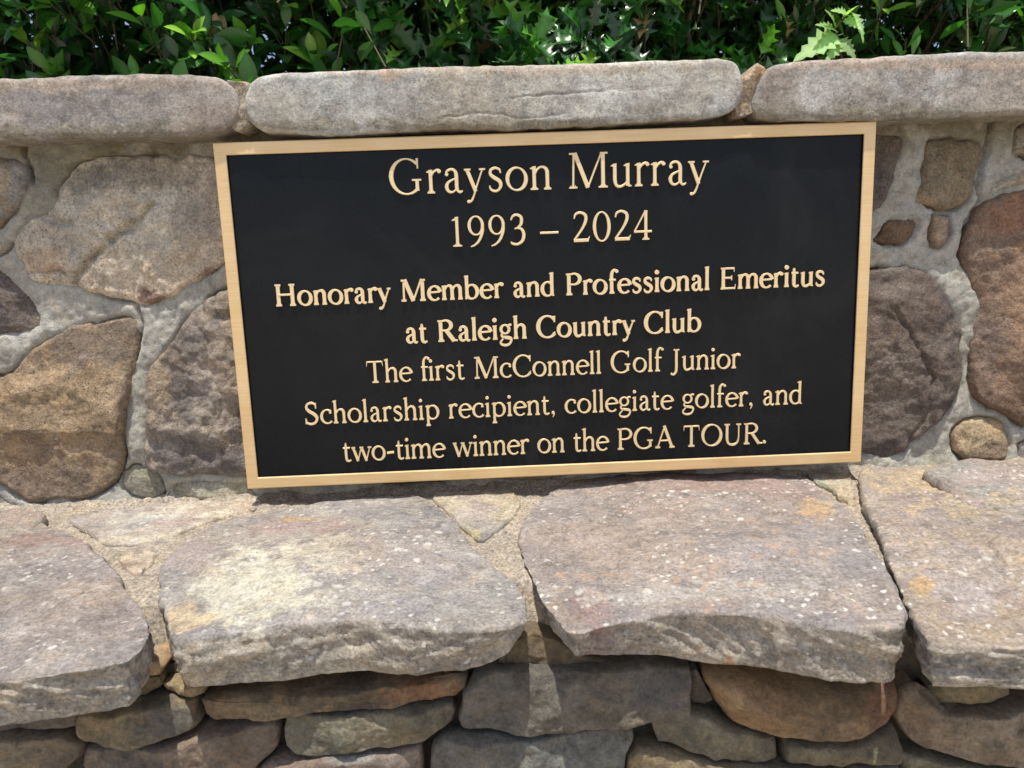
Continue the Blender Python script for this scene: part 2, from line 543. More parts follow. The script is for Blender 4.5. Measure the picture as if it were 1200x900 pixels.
# left of the plaque
wst([(-42, 188), (-15, 181), (14, 183), (32, 193), (41, 212), (33, 240), (12, 262), (-6, 274), (-40, 268)], TAN,
    base2=GREY, mixw=0.5, h=0.012, dome=0.006, patches=[(10, 215, 16, 18, TAN_L, 0.5)])
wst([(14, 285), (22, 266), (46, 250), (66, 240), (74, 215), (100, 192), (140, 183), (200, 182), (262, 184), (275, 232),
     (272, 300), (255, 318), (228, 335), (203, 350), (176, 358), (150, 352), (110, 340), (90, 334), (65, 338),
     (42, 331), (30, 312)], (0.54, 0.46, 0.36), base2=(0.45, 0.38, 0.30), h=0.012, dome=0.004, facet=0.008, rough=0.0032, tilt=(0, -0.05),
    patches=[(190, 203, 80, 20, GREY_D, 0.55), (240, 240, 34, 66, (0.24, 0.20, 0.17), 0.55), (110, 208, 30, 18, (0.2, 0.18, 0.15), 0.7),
             (60, 268, 30, 18, (0.34, 0.24, 0.19), 0.4), (150, 240, 40, 26, (0.42, 0.37, 0.30), 0.7),
             (180, 300, 60, 30, (0.47, 0.42, 0.34), 0.6), (50, 305, 26, 14, (0.44, 0.30, 0.19), 0.6),
             (182, 348, 15, 9, (0.18, 0.09, 0.07), 0.9), (250, 320, 8, 6, (0.30, 0.14, 0.09), 0.8)],
    cracks=[([(52, 249), (66, 260), (88, 262)], 0.006, 0.003), ([(92, 330), (100, 318), (122, 296), (140, 278), (158, 268), (182, 240)], 0.008, 0.003),
            ([(42, 318), (66, 316), (92, 322)], 0.005, 0.002), ([(120, 275), (140, 282)], 0.004, 0.003)])
wst([(-42, 318), (-10, 320), (8, 320), (24, 334), (44, 350), (56, 374), (52, 386), (20, 390), (-40, 392)], PURP,
    base2=(0.19, 0.15, 0.125), h=0.010, facet=0.003)
wst([(-42, 450), (-20, 438), (10, 440), (40, 410), (65, 393), (92, 380), (130, 373), (161, 367), (167, 385), (165, 405), (158, 430),
     (156, 470), (150, 520), (140, 568), (100, 585), (70, 583), (40, 591), (20, 579), (-5, 564), (-40, 560)], (0.33, 0.235, 0.14),
    base2=(0.245, 0.18, 0.12), h=0.013, dome=0.008, facet=0.006,
    patches=[(115, 400, 60, 34, (0.18, 0.145, 0.12), 0.9), (70, 565, 90, 26, (0.20, 0.155, 0.12), 0.7), (60, 470, 80, 40, (0.38, 0.28, 0.17), 0.5)])
wst([(178, 432), (190, 415), (205, 400), (225, 370), (245, 352), (266, 336), (330, 325), (340, 470), (330, 558), (270, 557), (240, 556),
     (216, 558), (190, 552), (175, 545), (173, 500)], (0.30, 0.245, 0.195), base2=(0.19, 0.165, 0.15), h=0.016, dome=0.006, facet=0.008, rough=0.0042,
    patches=[(250, 440, 24, 24, (0.30, 0.26, 0.25), 0.5), (230, 535, 60, 24, (0.12, 0.105, 0.11), 0.85), (192, 450, 14, 50, (0.34, 0.25, 0.15), 0.6)])
wst([(148, 552), (160, 545), (178, 547), (193, 556), (194, 576), (180, 584), (156, 580), (144, 570)], (0.27, 0.27, 0.23), base2=(0.22, 0.22, 0.18), h=0.0045, r=0.003, smooth_n=0)
wst([(198, 561), (240, 562), (300, 563), (300, 582), (240, 585), (200, 584)], (0.36, 0.35, 0.28), base2=(0.28, 0.27, 0.2), h=0.006, r=0.006)
wst([(-42, 568), (-8, 572), (14, 584), (28, 598), (-42, 602)], (0.20, 0.19, 0.15), base2=MORT_G, h=0.006, r=0.006)
# behind the plaque (hidden from the front, seen from the side)
# right of the plaque
wst([(1000, 152), (1030, 155), (1054, 158), (1058, 175), (1050, 200), (1040, 230), (1030, 250), (1000, 258)], PURP, base2=(0.17, 0.13, 0.10), h=0.010)
wst([(1082, 166), (1100, 163), (1143, 165), (1149, 183), (1141, 205), (1135, 230), (1120, 245), (1105, 249), (1085, 244), (1068, 240), (1068, 232), (1075, 215), (1080, 190)],
    (0.25, 0.19, 0.115), base2=(0.20, 0.155, 0.10), h=0.010, patches=[(1078, 236, 12, 8, (0.38, 0.27, 0.16), 0.7), (1110, 190, 20, 16, (0.2, 0.15, 0.09), 0.5)])
wst([(1089, 250), (1100, 252), (1112, 252), (1110, 270), (1101, 290), (1092, 291), (1086, 275)], (0.30, 0.22, 0.15), base2=(0.22, 0.16, 0.11), h=0.007, r=0.006)
wst([(1020, 282), (1028, 276), (1035, 263), (1050, 254), (1068, 253), (1076, 263), (1067, 279), (1052, 288), (1034, 286)], (0.16, 0.11, 0.08), base2=BROWN, h=0.009, r=0.008)
wst([(985, 318), (1015, 316), (1030, 311), (1062, 312), (1090, 325), (1110, 350), (1124, 372), (1128, 392), (1121, 420), (1123, 440), (1115, 470), (1095, 495),
     (1070, 515), (1052, 531), (1035, 536), (985, 528)], (0.135, 0.105, 0.095), base2=(0.185, 0.15, 0.13), h=0.014, dome=0.010, facet=0.007, rough=0.003,
    patches=[(1045, 440, 40, 45, (0.20, 0.165, 0.14), 0.6), (1100, 400, 20, 60, (0.10, 0.085, 0.085), 0.5)],
    cracks=[([(1040, 360), (1060, 400), (1085, 440), (1080, 480), (1060, 515)], 0.003, 0.002)])
wst([(1160, 233), (1182, 221), (1260, 212), (1262, 500), (1200, 501), (1170, 484), (1145, 476), (1132, 460), (1133, 410), (1138, 385), (1143, 355),
     (1132, 330), (1122, 300), (1127, 275), (1140, 250)], (0.27, 0.165, 0.105), base2=(0.20, 0.135, 0.095), h=0.013, dome=0.006, facet=0.006,
    patches=[(1185, 250, 40, 24, (0.26, 0.12, 0.065), 0.8), (1150, 405, 16, 30, (0.17, 0.13, 0.115), 0.7), (1190, 340, 30, 40, (0.31, 0.205, 0.13), 0.5), (1180, 475, 45, 16, (0.15, 0.09, 0.06), 0.8)])
wst([(1155, 228), (1163, 211), (1200, 198), (1262, 190), (1262, 208), (1182, 217), (1162, 227)], (0.46, 0.40, 0.31), base2=(0.40, 0.33, 0.25), h=0.008, r=0.006)
wst([(1190, 145), (1262, 141), (1262, 184), (1184, 187), (1186, 162)], (0.26, 0.20, 0.14), base2=(0.40, 0.36, 0.30), h=0.009)
wst([(1114, 527), (1111, 503), (1130, 490), (1160, 488), (1175, 495), (1182, 517), (1178, 538), (1150, 541), (1125, 537)], (0.36, 0.27, 0.16), base2=(0.26, 0.2, 0.13), h=0.010,
    patches=[(1140, 530, 30, 8, (0.2, 0.15, 0.10), 0.7)])
wst([(1190, 512), (1262, 514), (1262, 546), (1192, 544)], GREY, base2=MORT, h=0.006)

# the rest of the wall: behind the plaque and past both ends of the picture
fill_cols = [TAN, GREY, PURP, BROWN, (0.36, 0.29, 0.21), RUST]
def filler(x0, x1, z0, z1, fn, nx, nz_, seed, skip=None):
    r_ = random.Random(seed)
    gx = [x0 + (x1 - x0) * i / nx for i in range(nx + 1)]
    gz = [z0 + (z1 - z0) * i / nz_ for i in range(nz_ + 1)]
    dx, dz = (x1 - x0) / nx, (z1 - z0) / nz_
    J = {(i, j): (gx[i] + (r_.uniform(-.2, .2) * dx if 0 < i < nx else 0), gz[j] + (r_.uniform(-.2, .2) * dz if 0 < j < nz_ else 0))
         for i in range(nx + 1) for j in range(nz_ + 1)}
    for i in range(nx):
        for j in range(nz_):
            q = np.array([J[i, j], J[i + 1, j], J[i + 1, j + 1], J[i, j + 1]])
            c = q.mean(0)
            if skip and skip(c): continue
            q = c + (q - c) * (1 - 0.012 / np.linalg.norm(q - c, axis=1))[:, None]
            mids = []
            for k in range(4):
                a, b = q[k], q[(k + 1) % 4]
                mids += [a, a * .5 + b * .5 + np.array([r_.uniform(-.006, .006), r_.uniform(-.006, .006)])]
            fn(np.array(mids), r_)
def wfill(q, r_):
    o, P = stone('stone', q, FR_WALL, M_WALL, wall, r_.choice(fill_cols), base2=r_.choice(fill_cols), h=0.011, dome=0.004, px=False, res=0.005)
    WS.append(P)
filler(-1.5, -0.60, -0.182, 0.163, wfill, 6, 3, 1)
filler(0.545, 1.5, -0.182, 0.163, wfill, 6, 3, 2)
filler(-0.20, 0.28, -0.182, 0.163, wfill, 4, 3, 3)

# mortar sheet of the wall, packed around the stones
def mortar_wall():
    segs = [(-1.52, -0.64, 0.008), (-0.64, -0.20, 0.0022), (-0.20, 0.27, 0.008), (0.27, 0.60, 0.0022), (0.60, 1.52, 0.008)]
    xs = []
    for a, b, st in segs:
        xs += list(np.arange(a, b - 1e-9, st))
    xs = np.array(xs + [1.52])
    zs = np.arange(-0.215, 0.1851, 0.0024)
    nx, nz_ = len(xs), len(zs)
    G = np.stack(np.meshgrid(xs, zs, indexing='xy'), -1).reshape(-1, 2)
    D = np.full(len(G), 0.03)
    for P in WS:
        lo, hi = P.min(0) - 0.012, P.max(0) + 0.012
        m = (G[:, 0] > lo[0]) & (G[:, 0] < hi[0]) & (G[:, 1] > lo[1]) & (G[:, 1] < hi[1])
        if not m.any(): continue
        pp = G[m]
        d = poly_dist(pp, resample(P, 90))
        ins = inside(pp, P)
        d = np.where(ins, -d, d)
        D[m] = np.minimum(D[m], d)
    G3 = np.c_[G[:, 0], np.full(len(G), Y_WALL), G[:, 1]]
    w = 0.0050 + 0.0038 * fbm(G3, 16, 3, 2) + 0.0016 * fbm(G3, 60, 4, 5, gain=0.6) + 0.0012 * fbm(G3, 160, 2, 6)
    crackm = sstep(-0.15, 0.25, fbm(G3, 12, 2, 77))
    w -= (0.009 * crackm + 0.001) * np.exp(-(D / 0.0019) ** 2)
    w -= 0.014 * sstep(0.0, 0.009, -D)
    # long settling crack on the right
    for pts in ([(1158, 140), (1153, 185), (1143, 215), (1148, 232), (1130, 258), (1122, 300)], [(28, 165), (33, 185), (42, 215)],
                [(162, 360), (168, 385), (160, 420)], [(0, 300), (12, 292), (16, 286)]):
        cp = to_plane(pts, FR_WALL)
        dd = np.full(len(G), 1e9)
        Gw = G + 0.002 * np.stack([fbm(G3, 70, 2, 3), fbm(G3, 70, 2, 8)], 1)
        for a_, b_ in zip(cp[:-1], cp[1:]):
            ab = b_ - a_
            t = np.clip(((Gw - a_) @ ab) / (ab @ ab), 0, 1)
            dd = np.minimum(dd, np.linalg.norm(Gw - a_ - ab * t[:, None], axis=1))
        w -= 0.011 * np.exp(-(dd / 0.0018) ** 2)
    X = np.c_[G[:, 0], Y_WALL - w, G[:, 1]]
    i = (np.arange(nz_ - 1)[:, None] * nx + np.arange(nx - 1)[None]).ravel()
    F = np.stack([i, i + 1, i + nx + 1, i + nx], 1)
    c = np.tile(np.array(MORT), (len(X), 1))
    m = sstep(-0.2, 0.3, fbm(G3, 10, 4, 12))[:, None]
    c = c * (1 - 0.35 * m) + np.array((0.32, 0.30, 0.24)) * 0.35 * m
    g = sstep(0.120, 0.165, G[:, 1] + 0.012 * fbm(G3, 20, 3, 9))[:, None] * 0.85     # mortar turns darker olive towards the coping
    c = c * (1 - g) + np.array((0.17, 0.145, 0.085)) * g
    lf = (sstep(-0.45, -0.50, G[:, 0]) * 0)[:, None]
    pale = sstep(0.15, 0.4, fbm(G3, 18, 3, 15))[:, None] * 0.5
    c = c * (1 - pale) + np.array((0.46, 0.46, 0.42)) * pale
    p0 = to_plane([(75, 210)], FR_WALL)[0]
    dm = np.exp(-((G - p0) ** 2).sum(1) / 0.04 ** 2)[:, None] * 0.8
    c = c * (1 - dm) + np.array((0.20, 0.185, 0.13)) * dm
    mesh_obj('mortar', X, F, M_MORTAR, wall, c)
mortar_wall()
# solid core of the wall
def box_mesh(name, x0, x1, y0, y1, z0, z1, mat, parent, col):
    V = [(x, y, z) for x in (x0, x1) for y in (y0, y1) for z in (z0, z1)]
    F = [(0, 1, 3, 2), (4, 6, 7, 5), (0, 4, 5, 1), (2, 3, 7, 6), (0, 2, 6, 4), (1, 5, 7, 3)]
    return mesh_obj(name, V, F, mat, parent, np.tile(col, (8, 1)), smooth=False)
box_mesh('core', -1.5, 1.5, Y_WALL + 0.02, Y_WALL + 0.24, Z_GROUND + 0.01, 0.168, M_MORTAR, wall, MORT_G)

# coping stones
def cap(outline, base, seedcols, px=True, **kw):
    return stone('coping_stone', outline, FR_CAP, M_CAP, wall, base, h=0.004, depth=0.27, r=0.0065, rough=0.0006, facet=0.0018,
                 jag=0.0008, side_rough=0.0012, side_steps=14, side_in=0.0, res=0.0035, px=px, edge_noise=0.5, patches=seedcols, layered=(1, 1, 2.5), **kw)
cap([(-75, 112), (-66, 98), (-30, 93), (60, 90), (130, 88), (225, 87), (258, 91), (274, 101), (282, 122), (278, 146), (258, 158), (180, 162), (0, 164), (-55, 165), (-70, 150)],
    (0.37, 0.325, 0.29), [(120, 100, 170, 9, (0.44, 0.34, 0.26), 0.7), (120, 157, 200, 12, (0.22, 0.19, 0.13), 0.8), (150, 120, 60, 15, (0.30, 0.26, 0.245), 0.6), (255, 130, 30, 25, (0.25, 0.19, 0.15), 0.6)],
    base2=(0.28, 0.25, 0.235))
cap([(289, 112), (297, 94), (330, 85), (450, 82), (600, 77), (740, 72), (850, 68), (866, 76), (873, 100), (868, 120), (852, 137), (740, 144), (600, 151), (420, 156), (315, 158), (296, 148), (287, 130)],
    (0.455, 0.47, 0.45), [(560, 83, 300, 8, (0.46, 0.37, 0.29), 0.75), (455, 90, 14, 8, (0.45, 0.28, 0.17), 0.6), (320, 138, 18, 8, (0.22, 0.22, 0.2), 0.6),
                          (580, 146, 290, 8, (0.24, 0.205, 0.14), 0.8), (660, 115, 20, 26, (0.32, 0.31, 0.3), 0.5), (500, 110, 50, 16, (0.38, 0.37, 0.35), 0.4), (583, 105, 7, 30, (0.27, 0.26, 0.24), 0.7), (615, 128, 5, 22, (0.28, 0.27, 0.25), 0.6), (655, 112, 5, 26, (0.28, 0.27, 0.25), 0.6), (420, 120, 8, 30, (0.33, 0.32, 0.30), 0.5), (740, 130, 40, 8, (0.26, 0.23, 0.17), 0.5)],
    base2=(0.38, 0.37, 0.345),
    cracks=[([(600, 116), (640, 113), (700, 108), (760, 104), (770, 101), (785, 105), (850, 100)], 0.0010, 0.0008), ([(520, 138), (560, 133), (620, 140), (660, 134)], 0.0006, 0.0012)])
cap([(884, 108), (890, 88), (905, 78), (950, 71), (1060, 65), (1150, 61), (1260, 57), (1272, 75), (1272, 118), (1258, 132), (1150, 137), (1020, 141), (920, 142), (890, 138), (880, 124)],
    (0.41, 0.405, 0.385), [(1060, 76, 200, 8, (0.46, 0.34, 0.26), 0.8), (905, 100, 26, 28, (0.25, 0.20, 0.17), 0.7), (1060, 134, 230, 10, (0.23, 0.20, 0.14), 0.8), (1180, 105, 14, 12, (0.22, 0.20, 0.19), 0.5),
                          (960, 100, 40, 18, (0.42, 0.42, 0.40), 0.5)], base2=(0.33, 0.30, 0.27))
def cap_far(x0, x1):
    z0, z1 = 0.168, 0.222
    cap([(x0, z0 + .012), (x0 + .01, z0), (x1 - .01, z0), (x1, z0 + .012), (x1, z1 - .012), (x1 - .012, z1), (x0 + .012, z1), (x0, z1 - .012)],
        (0.34, 0.32, 0.29), [], px=False)
for a, b in ((-1.5, -1.02), (-1.01, -0.555), (0.515, 0.95), (0.96, 1.5)):
    cap_far(a, b)
# sandy mortar plugs between the coping stones
def plug(outline, base, **kw):
    o, P = stone('mortar_joint', outline, FR_CAP, M_SAND, wall, base, h=0.000, depth=0.25, r=0.006, rough=0.003, jag=0.002, side_steps=6, side_rough=0.001, side_in=0, res=0.002, **kw)
plug([(262, 96), (278, 95), (290, 97), (297, 100), (292, 125), (296, 140), (290, 158), (270, 157), (264, 130)], (0.46, 0.39, 0.29), base2=(0.38, 0.31, 0.22))
plug([(862, 92), (874, 84), (886, 72), (897, 76), (900, 92), (888, 108), (888, 128), (878, 140), (858, 140), (860, 118)], (0.48, 0.38, 0.26), base2=(0.42, 0.32, 0.22),
     patches=[(888, 88, 9, 8, (0.50, 0.27, 0.11), 0.8)])
# ================================================================== THE STONE BENCH LEDGE
bench = empty('stone_ledge', (0, -0.1, Z_GROUND))
tag(bench, 'low stone ledge of thick rough slabs over stacked flat stones, in front of the wall', 'ledge')

def slab(outline, base, hz, th, **kw):
    kw.setdefault('mat', M_SLAB)
    fr = (np.array([0, 0, Z_BENCH + hz]), FR_TOP[1], FR_TOP[2], FR_TOP[3])
    P = np.array([atz(x, y, Z_BENCH + hz + 0.0)[:2] for x, y in outline])
    pt = kw.pop('patches', ())
    if kw.get('dprof'): kw['dprof'] = [(atz(x, 740, Z_BENCH)[0], f) for x, f in kw['dprof']]
    ck = kw.pop('cracks', ())
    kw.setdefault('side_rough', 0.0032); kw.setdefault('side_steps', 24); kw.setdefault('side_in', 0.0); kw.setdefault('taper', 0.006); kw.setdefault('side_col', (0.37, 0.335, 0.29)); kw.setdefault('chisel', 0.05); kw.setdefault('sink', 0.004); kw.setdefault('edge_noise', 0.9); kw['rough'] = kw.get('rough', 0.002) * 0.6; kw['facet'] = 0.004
    global FR_TOP_TMP
    return stone('slab', P, FR_TOP if hz == 0 else fr, kw.pop('mat'), bench, base, h=0.006, depth=th, r=kw.pop('r', 0.0035), px=False,
                 patches=pt, cracks=ck, res=0.0022, **kw)

_tp = to_plane
def to_plane(pts, fr):        # any horizontal frame is a ledge plane, any upright one a wall plane
    out = []
    for x, y in pts:
        p = atz(x, y, fr[0][2]) if fr[3][2] > 0.5 else aty(x, y, fr[0][1])
        d = p - fr[0]
        out.append((d @ fr[1], d @ fr[2]))
    return np.array(out)

# far left slab
slab([(-120, 612), (-40, 606), (0, 608), (50, 614), (92, 632), (126, 662), (156, 698), (170, 722), (175, 742), (168, 762), (150, 778), (110, 786), (60, 792), (0, 800), (-60, 806), (-125, 800)],
     (0.37, 0.325, 0.29), 0.0, 0.032, side_st=(0.6, 1, 2.6), side_shear=0.3, base2=(0.31, 0.27, 0.245), facet=0.007, rough=0.0020, tilt=(0.0, 0.0),
     patches=[(0, 820, 30, 14, (0.45, 0.28, 0.10), 0.8), (60, 640, 60, 10, (0.30, 0.20, 0.17), 0.6), (150, 720, 20, 24, (0.30, 0.26, 0.25), 0.5)])
# second slab
slab([(186, 690), (184, 672), (196, 652), (220, 632), (256, 614), (330, 597), (400, 587), (450, 581), (496, 580), (520, 602), (545, 632), (575, 660), (600, 682), (614, 700), (621, 716), (616, 732),
      (600, 741), (550, 741), (480, 738), (400, 733), (330, 740), (270, 746), (215, 752), (199, 752), (194, 720)],
     (0.39, 0.355, 0.315), 0.0, 0.036, side_st=(0.8, 1, 1.3), side_shear=-0.2, dprof=[(200, 0.95), (330, 1.05), (480, 0.95), (560, 0.75), (615, 0.42)], base2=(0.33, 0.30, 0.28), facet=0.006, rough=0.0016,
     patches=[(300, 690, 100, 44, (0.54, 0.52, 0.43), 0.95), (375, 660, 50, 30, (0.55, 0.51, 0.41), 0.7), (220, 655, 34, 30, (0.33, 0.28, 0.265), 0.8), (215, 725, 30, 22, (0.52, 0.41, 0.26), 0.8),
              (340, 620, 60, 12, (0.36, 0.27, 0.25), 0.7), (470, 665, 90, 40, (0.37, 0.32, 0.29), 0.5), (355, 610, 25, 4, (0.55, 0.38, 0.2), 0.7)],
     cracks=[([(194, 668), (212, 690), (236, 672), (250, 640)], 0.0012, 0.0012)])
# third slab
slab([(608, 636), (612, 615), (630, 592), (655, 570), (700, 558), (770, 555), (850, 550), (905, 546), (932, 550), (968, 578), (1000, 610), (1030, 660), (1055, 700), (1066, 724), (1060, 740),
      (1010, 741), (960, 736), (900, 727), (860, 722), (800, 722), (740, 727), (700, 737), (674, 746), (651, 728), (628, 692), (614, 662)],
     (0.38, 0.325, 0.285), 0.0, 0.038, side_st=(0.7, 1, 1.5), side_shear=0.7, mat=M_SLAB_O, dprof=[(630, 0.45), (680, 0.5), (760, 0.75), (850, 0.95), (1060, 1.0)], base2=(0.33, 0.29, 0.265), facet=0.006, rough=0.0020,
     patches=[(690, 715, 30, 26, (0.27, 0.19, 0.18), 0.7), (860, 575, 120, 16, (0.33, 0.24, 0.22), 0.7), (960, 600, 24, 12, (0.50, 0.34, 0.17), 0.7), (850, 700, 170, 14, (0.46, 0.44, 0.41), 0.5)])
# right slab
slab([(1003, 556), (1020, 548), (1080, 545), (1180, 548), (1330, 545), (1335, 640), (1345, 760), (1260, 762), (1180, 759), (1120, 758), (1090, 757), (1078, 745), (1066, 715), (1050, 680), (1030, 635), (1012, 600)],
     (0.42, 0.355, 0.285), 0.0, 0.029, side_st=(0.35, 1, 3.6), side_rough=0.0038, base2=(0.36, 0.31, 0.28), facet=0.006, rough=0.0024, tilt=(0, 0),
     patches=[(1120, 570, 110, 36, (0.47, 0.37, 0.23), 0.7), (1060, 592, 20, 7, (0.24, 0.20, 0.21), 0.8), (1098, 588, 12, 6, (0.24, 0.20, 0.22), 0.8), (1130, 680, 60, 34, (0.38, 0.34, 0.32), 0.7),
              (1080, 690, 14, 9, (0.50, 0.33, 0.14), 0.7)],
     cracks=[([(1110, 575), (1150, 600), (1230, 612)], 0.003, 0.003), ([(1150, 640), (1180, 685), (1240, 690)], 0.003, 0.003), ([(1060, 555), (1110, 562), (1200, 575)], 0.002, 0.003)], layered=(1, 2, 1))
# slabs past the picture
for (x0, x1, s) in ((-1.45, -0.95, 1), (-0.93, -0.47, 2), (0.335, 0.80, 3), (0.82, 1.4, 4)):
    y0 = -0.30
    q = [(x0, y0 + .03), (x0 + .04, y0), (x1 - .05, y0 - .01), (x1, y0 + .03), (x1 - .01, -0.1), (x1 - .02, 0.02), (x0 + .03, 0.03), (x0 + .01, -0.1)]
    stone('slab', q, FR_TOP, M_SLAB, bench, MAUVE, h=0.006, depth=0.036, r=0.007, px=False, res=0.005, side_rough=0.005, side_steps=10, side_in=0, taper=0.004, base2=GREY, facet=0.006)

# small stones bedded in the sandy mortar at the back
def chip(outline, base, h=0.004, **kw):
    h = -0.0012
    return stone('bedded_stone', outline, FR_TOP, kw.pop('mat', M_SLAB), bench, base, h=h, depth=0.02, r=kw.pop('r', 0.002), rough=0.0012, facet=0.0012, smooth_n=1, jag=0.002, res=0.0016, **kw)
chip([(78, 606), (120, 599), (175, 592), (215, 586), (262, 581), (298, 583), (306, 592), (262, 604), (222, 618), (190, 634), (160, 637), (124, 636), (98, 622)], (0.50, 0.45, 0.37), base2=(0.40, 0.34, 0.29), h=0.004,
     patches=[(200, 610, 30, 6, (0.36, 0.27, 0.25), 0.7)])
chip([(140, 654), (150, 646), (182, 644), (176, 660), (162, 675), (148, 666)], (0.34, 0.28, 0.24), base2=(0.5, 0.45, 0.38))
chip([(500, 578), (545, 575), (600, 573), (612, 586), (597, 606), (580, 622), (560, 634), (530, 606)], (0.40, 0.34, 0.29), base2=(0.42, 0.37, 0.28), patches=[(556, 624, 6, 7, (0.48, 0.40, 0.16), 0.6), (566, 592, 18, 10, (0.34, 0.27, 0.25), 0.7)])
chip([(940, 550), (965, 547), (996, 550), (1001, 570), (1004, 592), (990, 588), (975, 572), (955, 560)], (0.36, 0.34, 0.25), base2=(0.42, 0.36, 0.27), h=0.003)

# sandy mortar bed of the ledge
def mortar_bed():
    segs = [(-1.45, -0.55, 0.01), (-0.55, 0.45, 0.0026), (0.45, 1.45, 0.01)]
    xs = []
    for a, b, st in segs: xs += list(np.arange(a, b - 1e-9, st))
    xs = np.array(xs + [1.45])
    ys = np.arange(-0.216, 0.0421, 0.0026)
    nx, ny = len(xs), len(ys)
    G = np.stack(np.meshgrid(xs, ys, indexing='xy'), -1).reshape(-1, 2)
    G3 = np.c_[G, np.zeros(len(G))]
    z = -0.0035 + 0.003 * fbm(G3, 14, 3, 61) + 0.0018 * fbm(G3, 70, 3, 62) + 0.0012 * fbm(G3, 200, 2, 63)
    z += 0.010 * sstep(0.015, 0.038, G[:, 1])
    z -= 0.035 * sstep(0.188, 0.216, -G[:, 1])
    X = np.c_[G, Z_BENCH + z]
    i = (np.arange(ny - 1)[:, None] * nx + np.arange(nx - 1)[None]).ravel()
    F = np.stack([i, i + 1, i + nx + 1, i + nx], 1)
    c = np.tile(np.array((0.42, 0.37, 0.30)), (len(X), 1))
    m = sstep(-0.2, 0.3, fbm(G3, 16, 4, 64))[:, None]
    c = c * (1 - 0.5 * m) + np.array((0.37, 0.33, 0.275)) * 0.5 * m
    ye = sstep(0.1, 0.4, fbm(G3, 30, 3, 65))[:, None] * np.exp(-((G[:, :1] + 0.04) / 0.05) ** 2)
    c = c * (1 - 0.35 * ye) + np.array((0.46, 0.40, 0.2)) * 0.35 * ye
    mesh_obj('mortar_bed', X, F, M_SAND, bench, c)
mortar_bed()

# stacked stones of the ledge front (dry laid, dark joints)
def fst(outline, base, **kw):
    base = tuple(v * k for v, k in zip(base, (1.18, 1.10, 1.02)))
    if kw.get('base2'): kw['base2'] = tuple(v * k for v, k in zip(kw['base2'], (1.12, 1.04, 0.95)))
    kw.setdefault('chisel', 0.24); kw.setdefault('sink', 0.009)
    kw.setdefault('h', 0.012); kw.setdefault('depth', 0.05); kw.setdefault('r', 0.0022)
    kw.setdefault('facet', 0.004); kw.setdefault('rough', 0.0028); kw.setdefault('ridge_amt', 0.7); kw.setdefault('side_in', 0.05)
    return stone('stone', outline, FR_FRONT, kw.pop('mat', M_LEDGE), bench, base, side_steps=6, side_rough=0.001, jag=0.0010, smooth_n=kw.pop('smooth_n', 0), **kw)
fst([(-60, 830), (0, 826), (60, 824), (92, 826), (95, 846), (40, 850), (-60, 854)], OLIVE, base2=(0.17, 0.145, 0.12), h=0.006)
fst([(-60, 858), (20, 853), (84, 850), (100, 862), (103, 878), (84, 895), (60, 902), (-60, 915)], (0.22, 0.19, 0.145), base2=(0.18, 0.15, 0.12))
fst([(97, 832), (108, 824), (150, 818), (200, 812), (232, 815), (239, 842), (220, 851), (198, 857), (164, 863), (124, 861), (100, 850)], (0.22, 0.19, 0.12), base2=(0.16, 0.15, 0.12), h=0.015,
    patches=[(205, 832, 40, 18, (0.13, 0.125, 0.12), 0.8)])
fst([(99, 892), (104, 872), (140, 866), (200, 862), (262, 846), (320, 838), (329, 848), (325, 872), (306, 892), (290, 912), (130, 920), (108, 902)], (0.22, 0.18, 0.15), base2=(0.17, 0.145, 0.125), h=0.014)
fst([(190, 800), (230, 798), (246, 800), (242, 812), (226, 815), (205, 812), (194, 808)], (0.27, 0.22, 0.13), h=0.004, res=0.002)
fst([(234, 812), (262, 806), (350, 800), (450, 794), (548, 788), (546, 802), (534, 813), (500, 818), (440, 820), (360, 826), (300, 836), (252, 840), (242, 828)], (0.24, 0.18, 0.11), base2=(0.13, 0.11, 0.08), h=0.012,
    patches=[(500, 805, 50, 14, (0.34, 0.16, 0.07), 0.8), (290, 822, 40, 10, (0.30, 0.23, 0.12), 0.6)])
fst([(334, 850), (338, 834), (360, 829), (420, 825), (500, 821), (531, 818), (536, 830), (532, 845), (505, 858), (490, 868), (440, 866), (390, 878), (350, 880), (336, 866)], (0.20, 0.185, 0.13), base2=(0.16, 0.16, 0.13), h=0.012)
fst([(304, 898), (320, 886), (360, 884), (400, 873), (450, 870), (492, 868), (498, 884), (500, 925), (304, 930)], (0.25, 0.20, 0.17), base2=(0.20, 0.16, 0.14), h=0.012,
    patches=[(415, 876, 30, 5, (0.35, 0.35, 0.32), 0.7)])
fst([(536, 838), (542, 806), (556, 784), (600, 776), (680, 772), (760, 773), (806, 778), (808, 800), (806, 834), (790, 838), (740, 836), (700, 840), (650, 848), (600, 852), (556, 852), (540, 850)], (0.17, 0.165, 0.145), base2=(0.13, 0.125, 0.115), h=0.016,
    patches=[(770, 805, 40, 26, (0.14, 0.14, 0.15), 0.7), (720, 800, 26, 22, (0.19, 0.175, 0.13), 0.5), (604, 790, 4, 60, (0.30, 0.29, 0.26), 0.0)])
fst([(506, 884), (509, 866), (518, 860), (560, 856), (640, 853), (700, 846), (736, 842), (742, 858), (734, 878), (728, 925), (506, 930)], (0.185, 0.19, 0.175), base2=(0.15, 0.155, 0.15), h=0.013)
fst([(585, 775), (598, 756), (622, 744), (645, 748), (680, 764), (720, 774), (690, 778), (620, 778)], (0.16, 0.13, 0.085), h=0.001, facet=0.003)
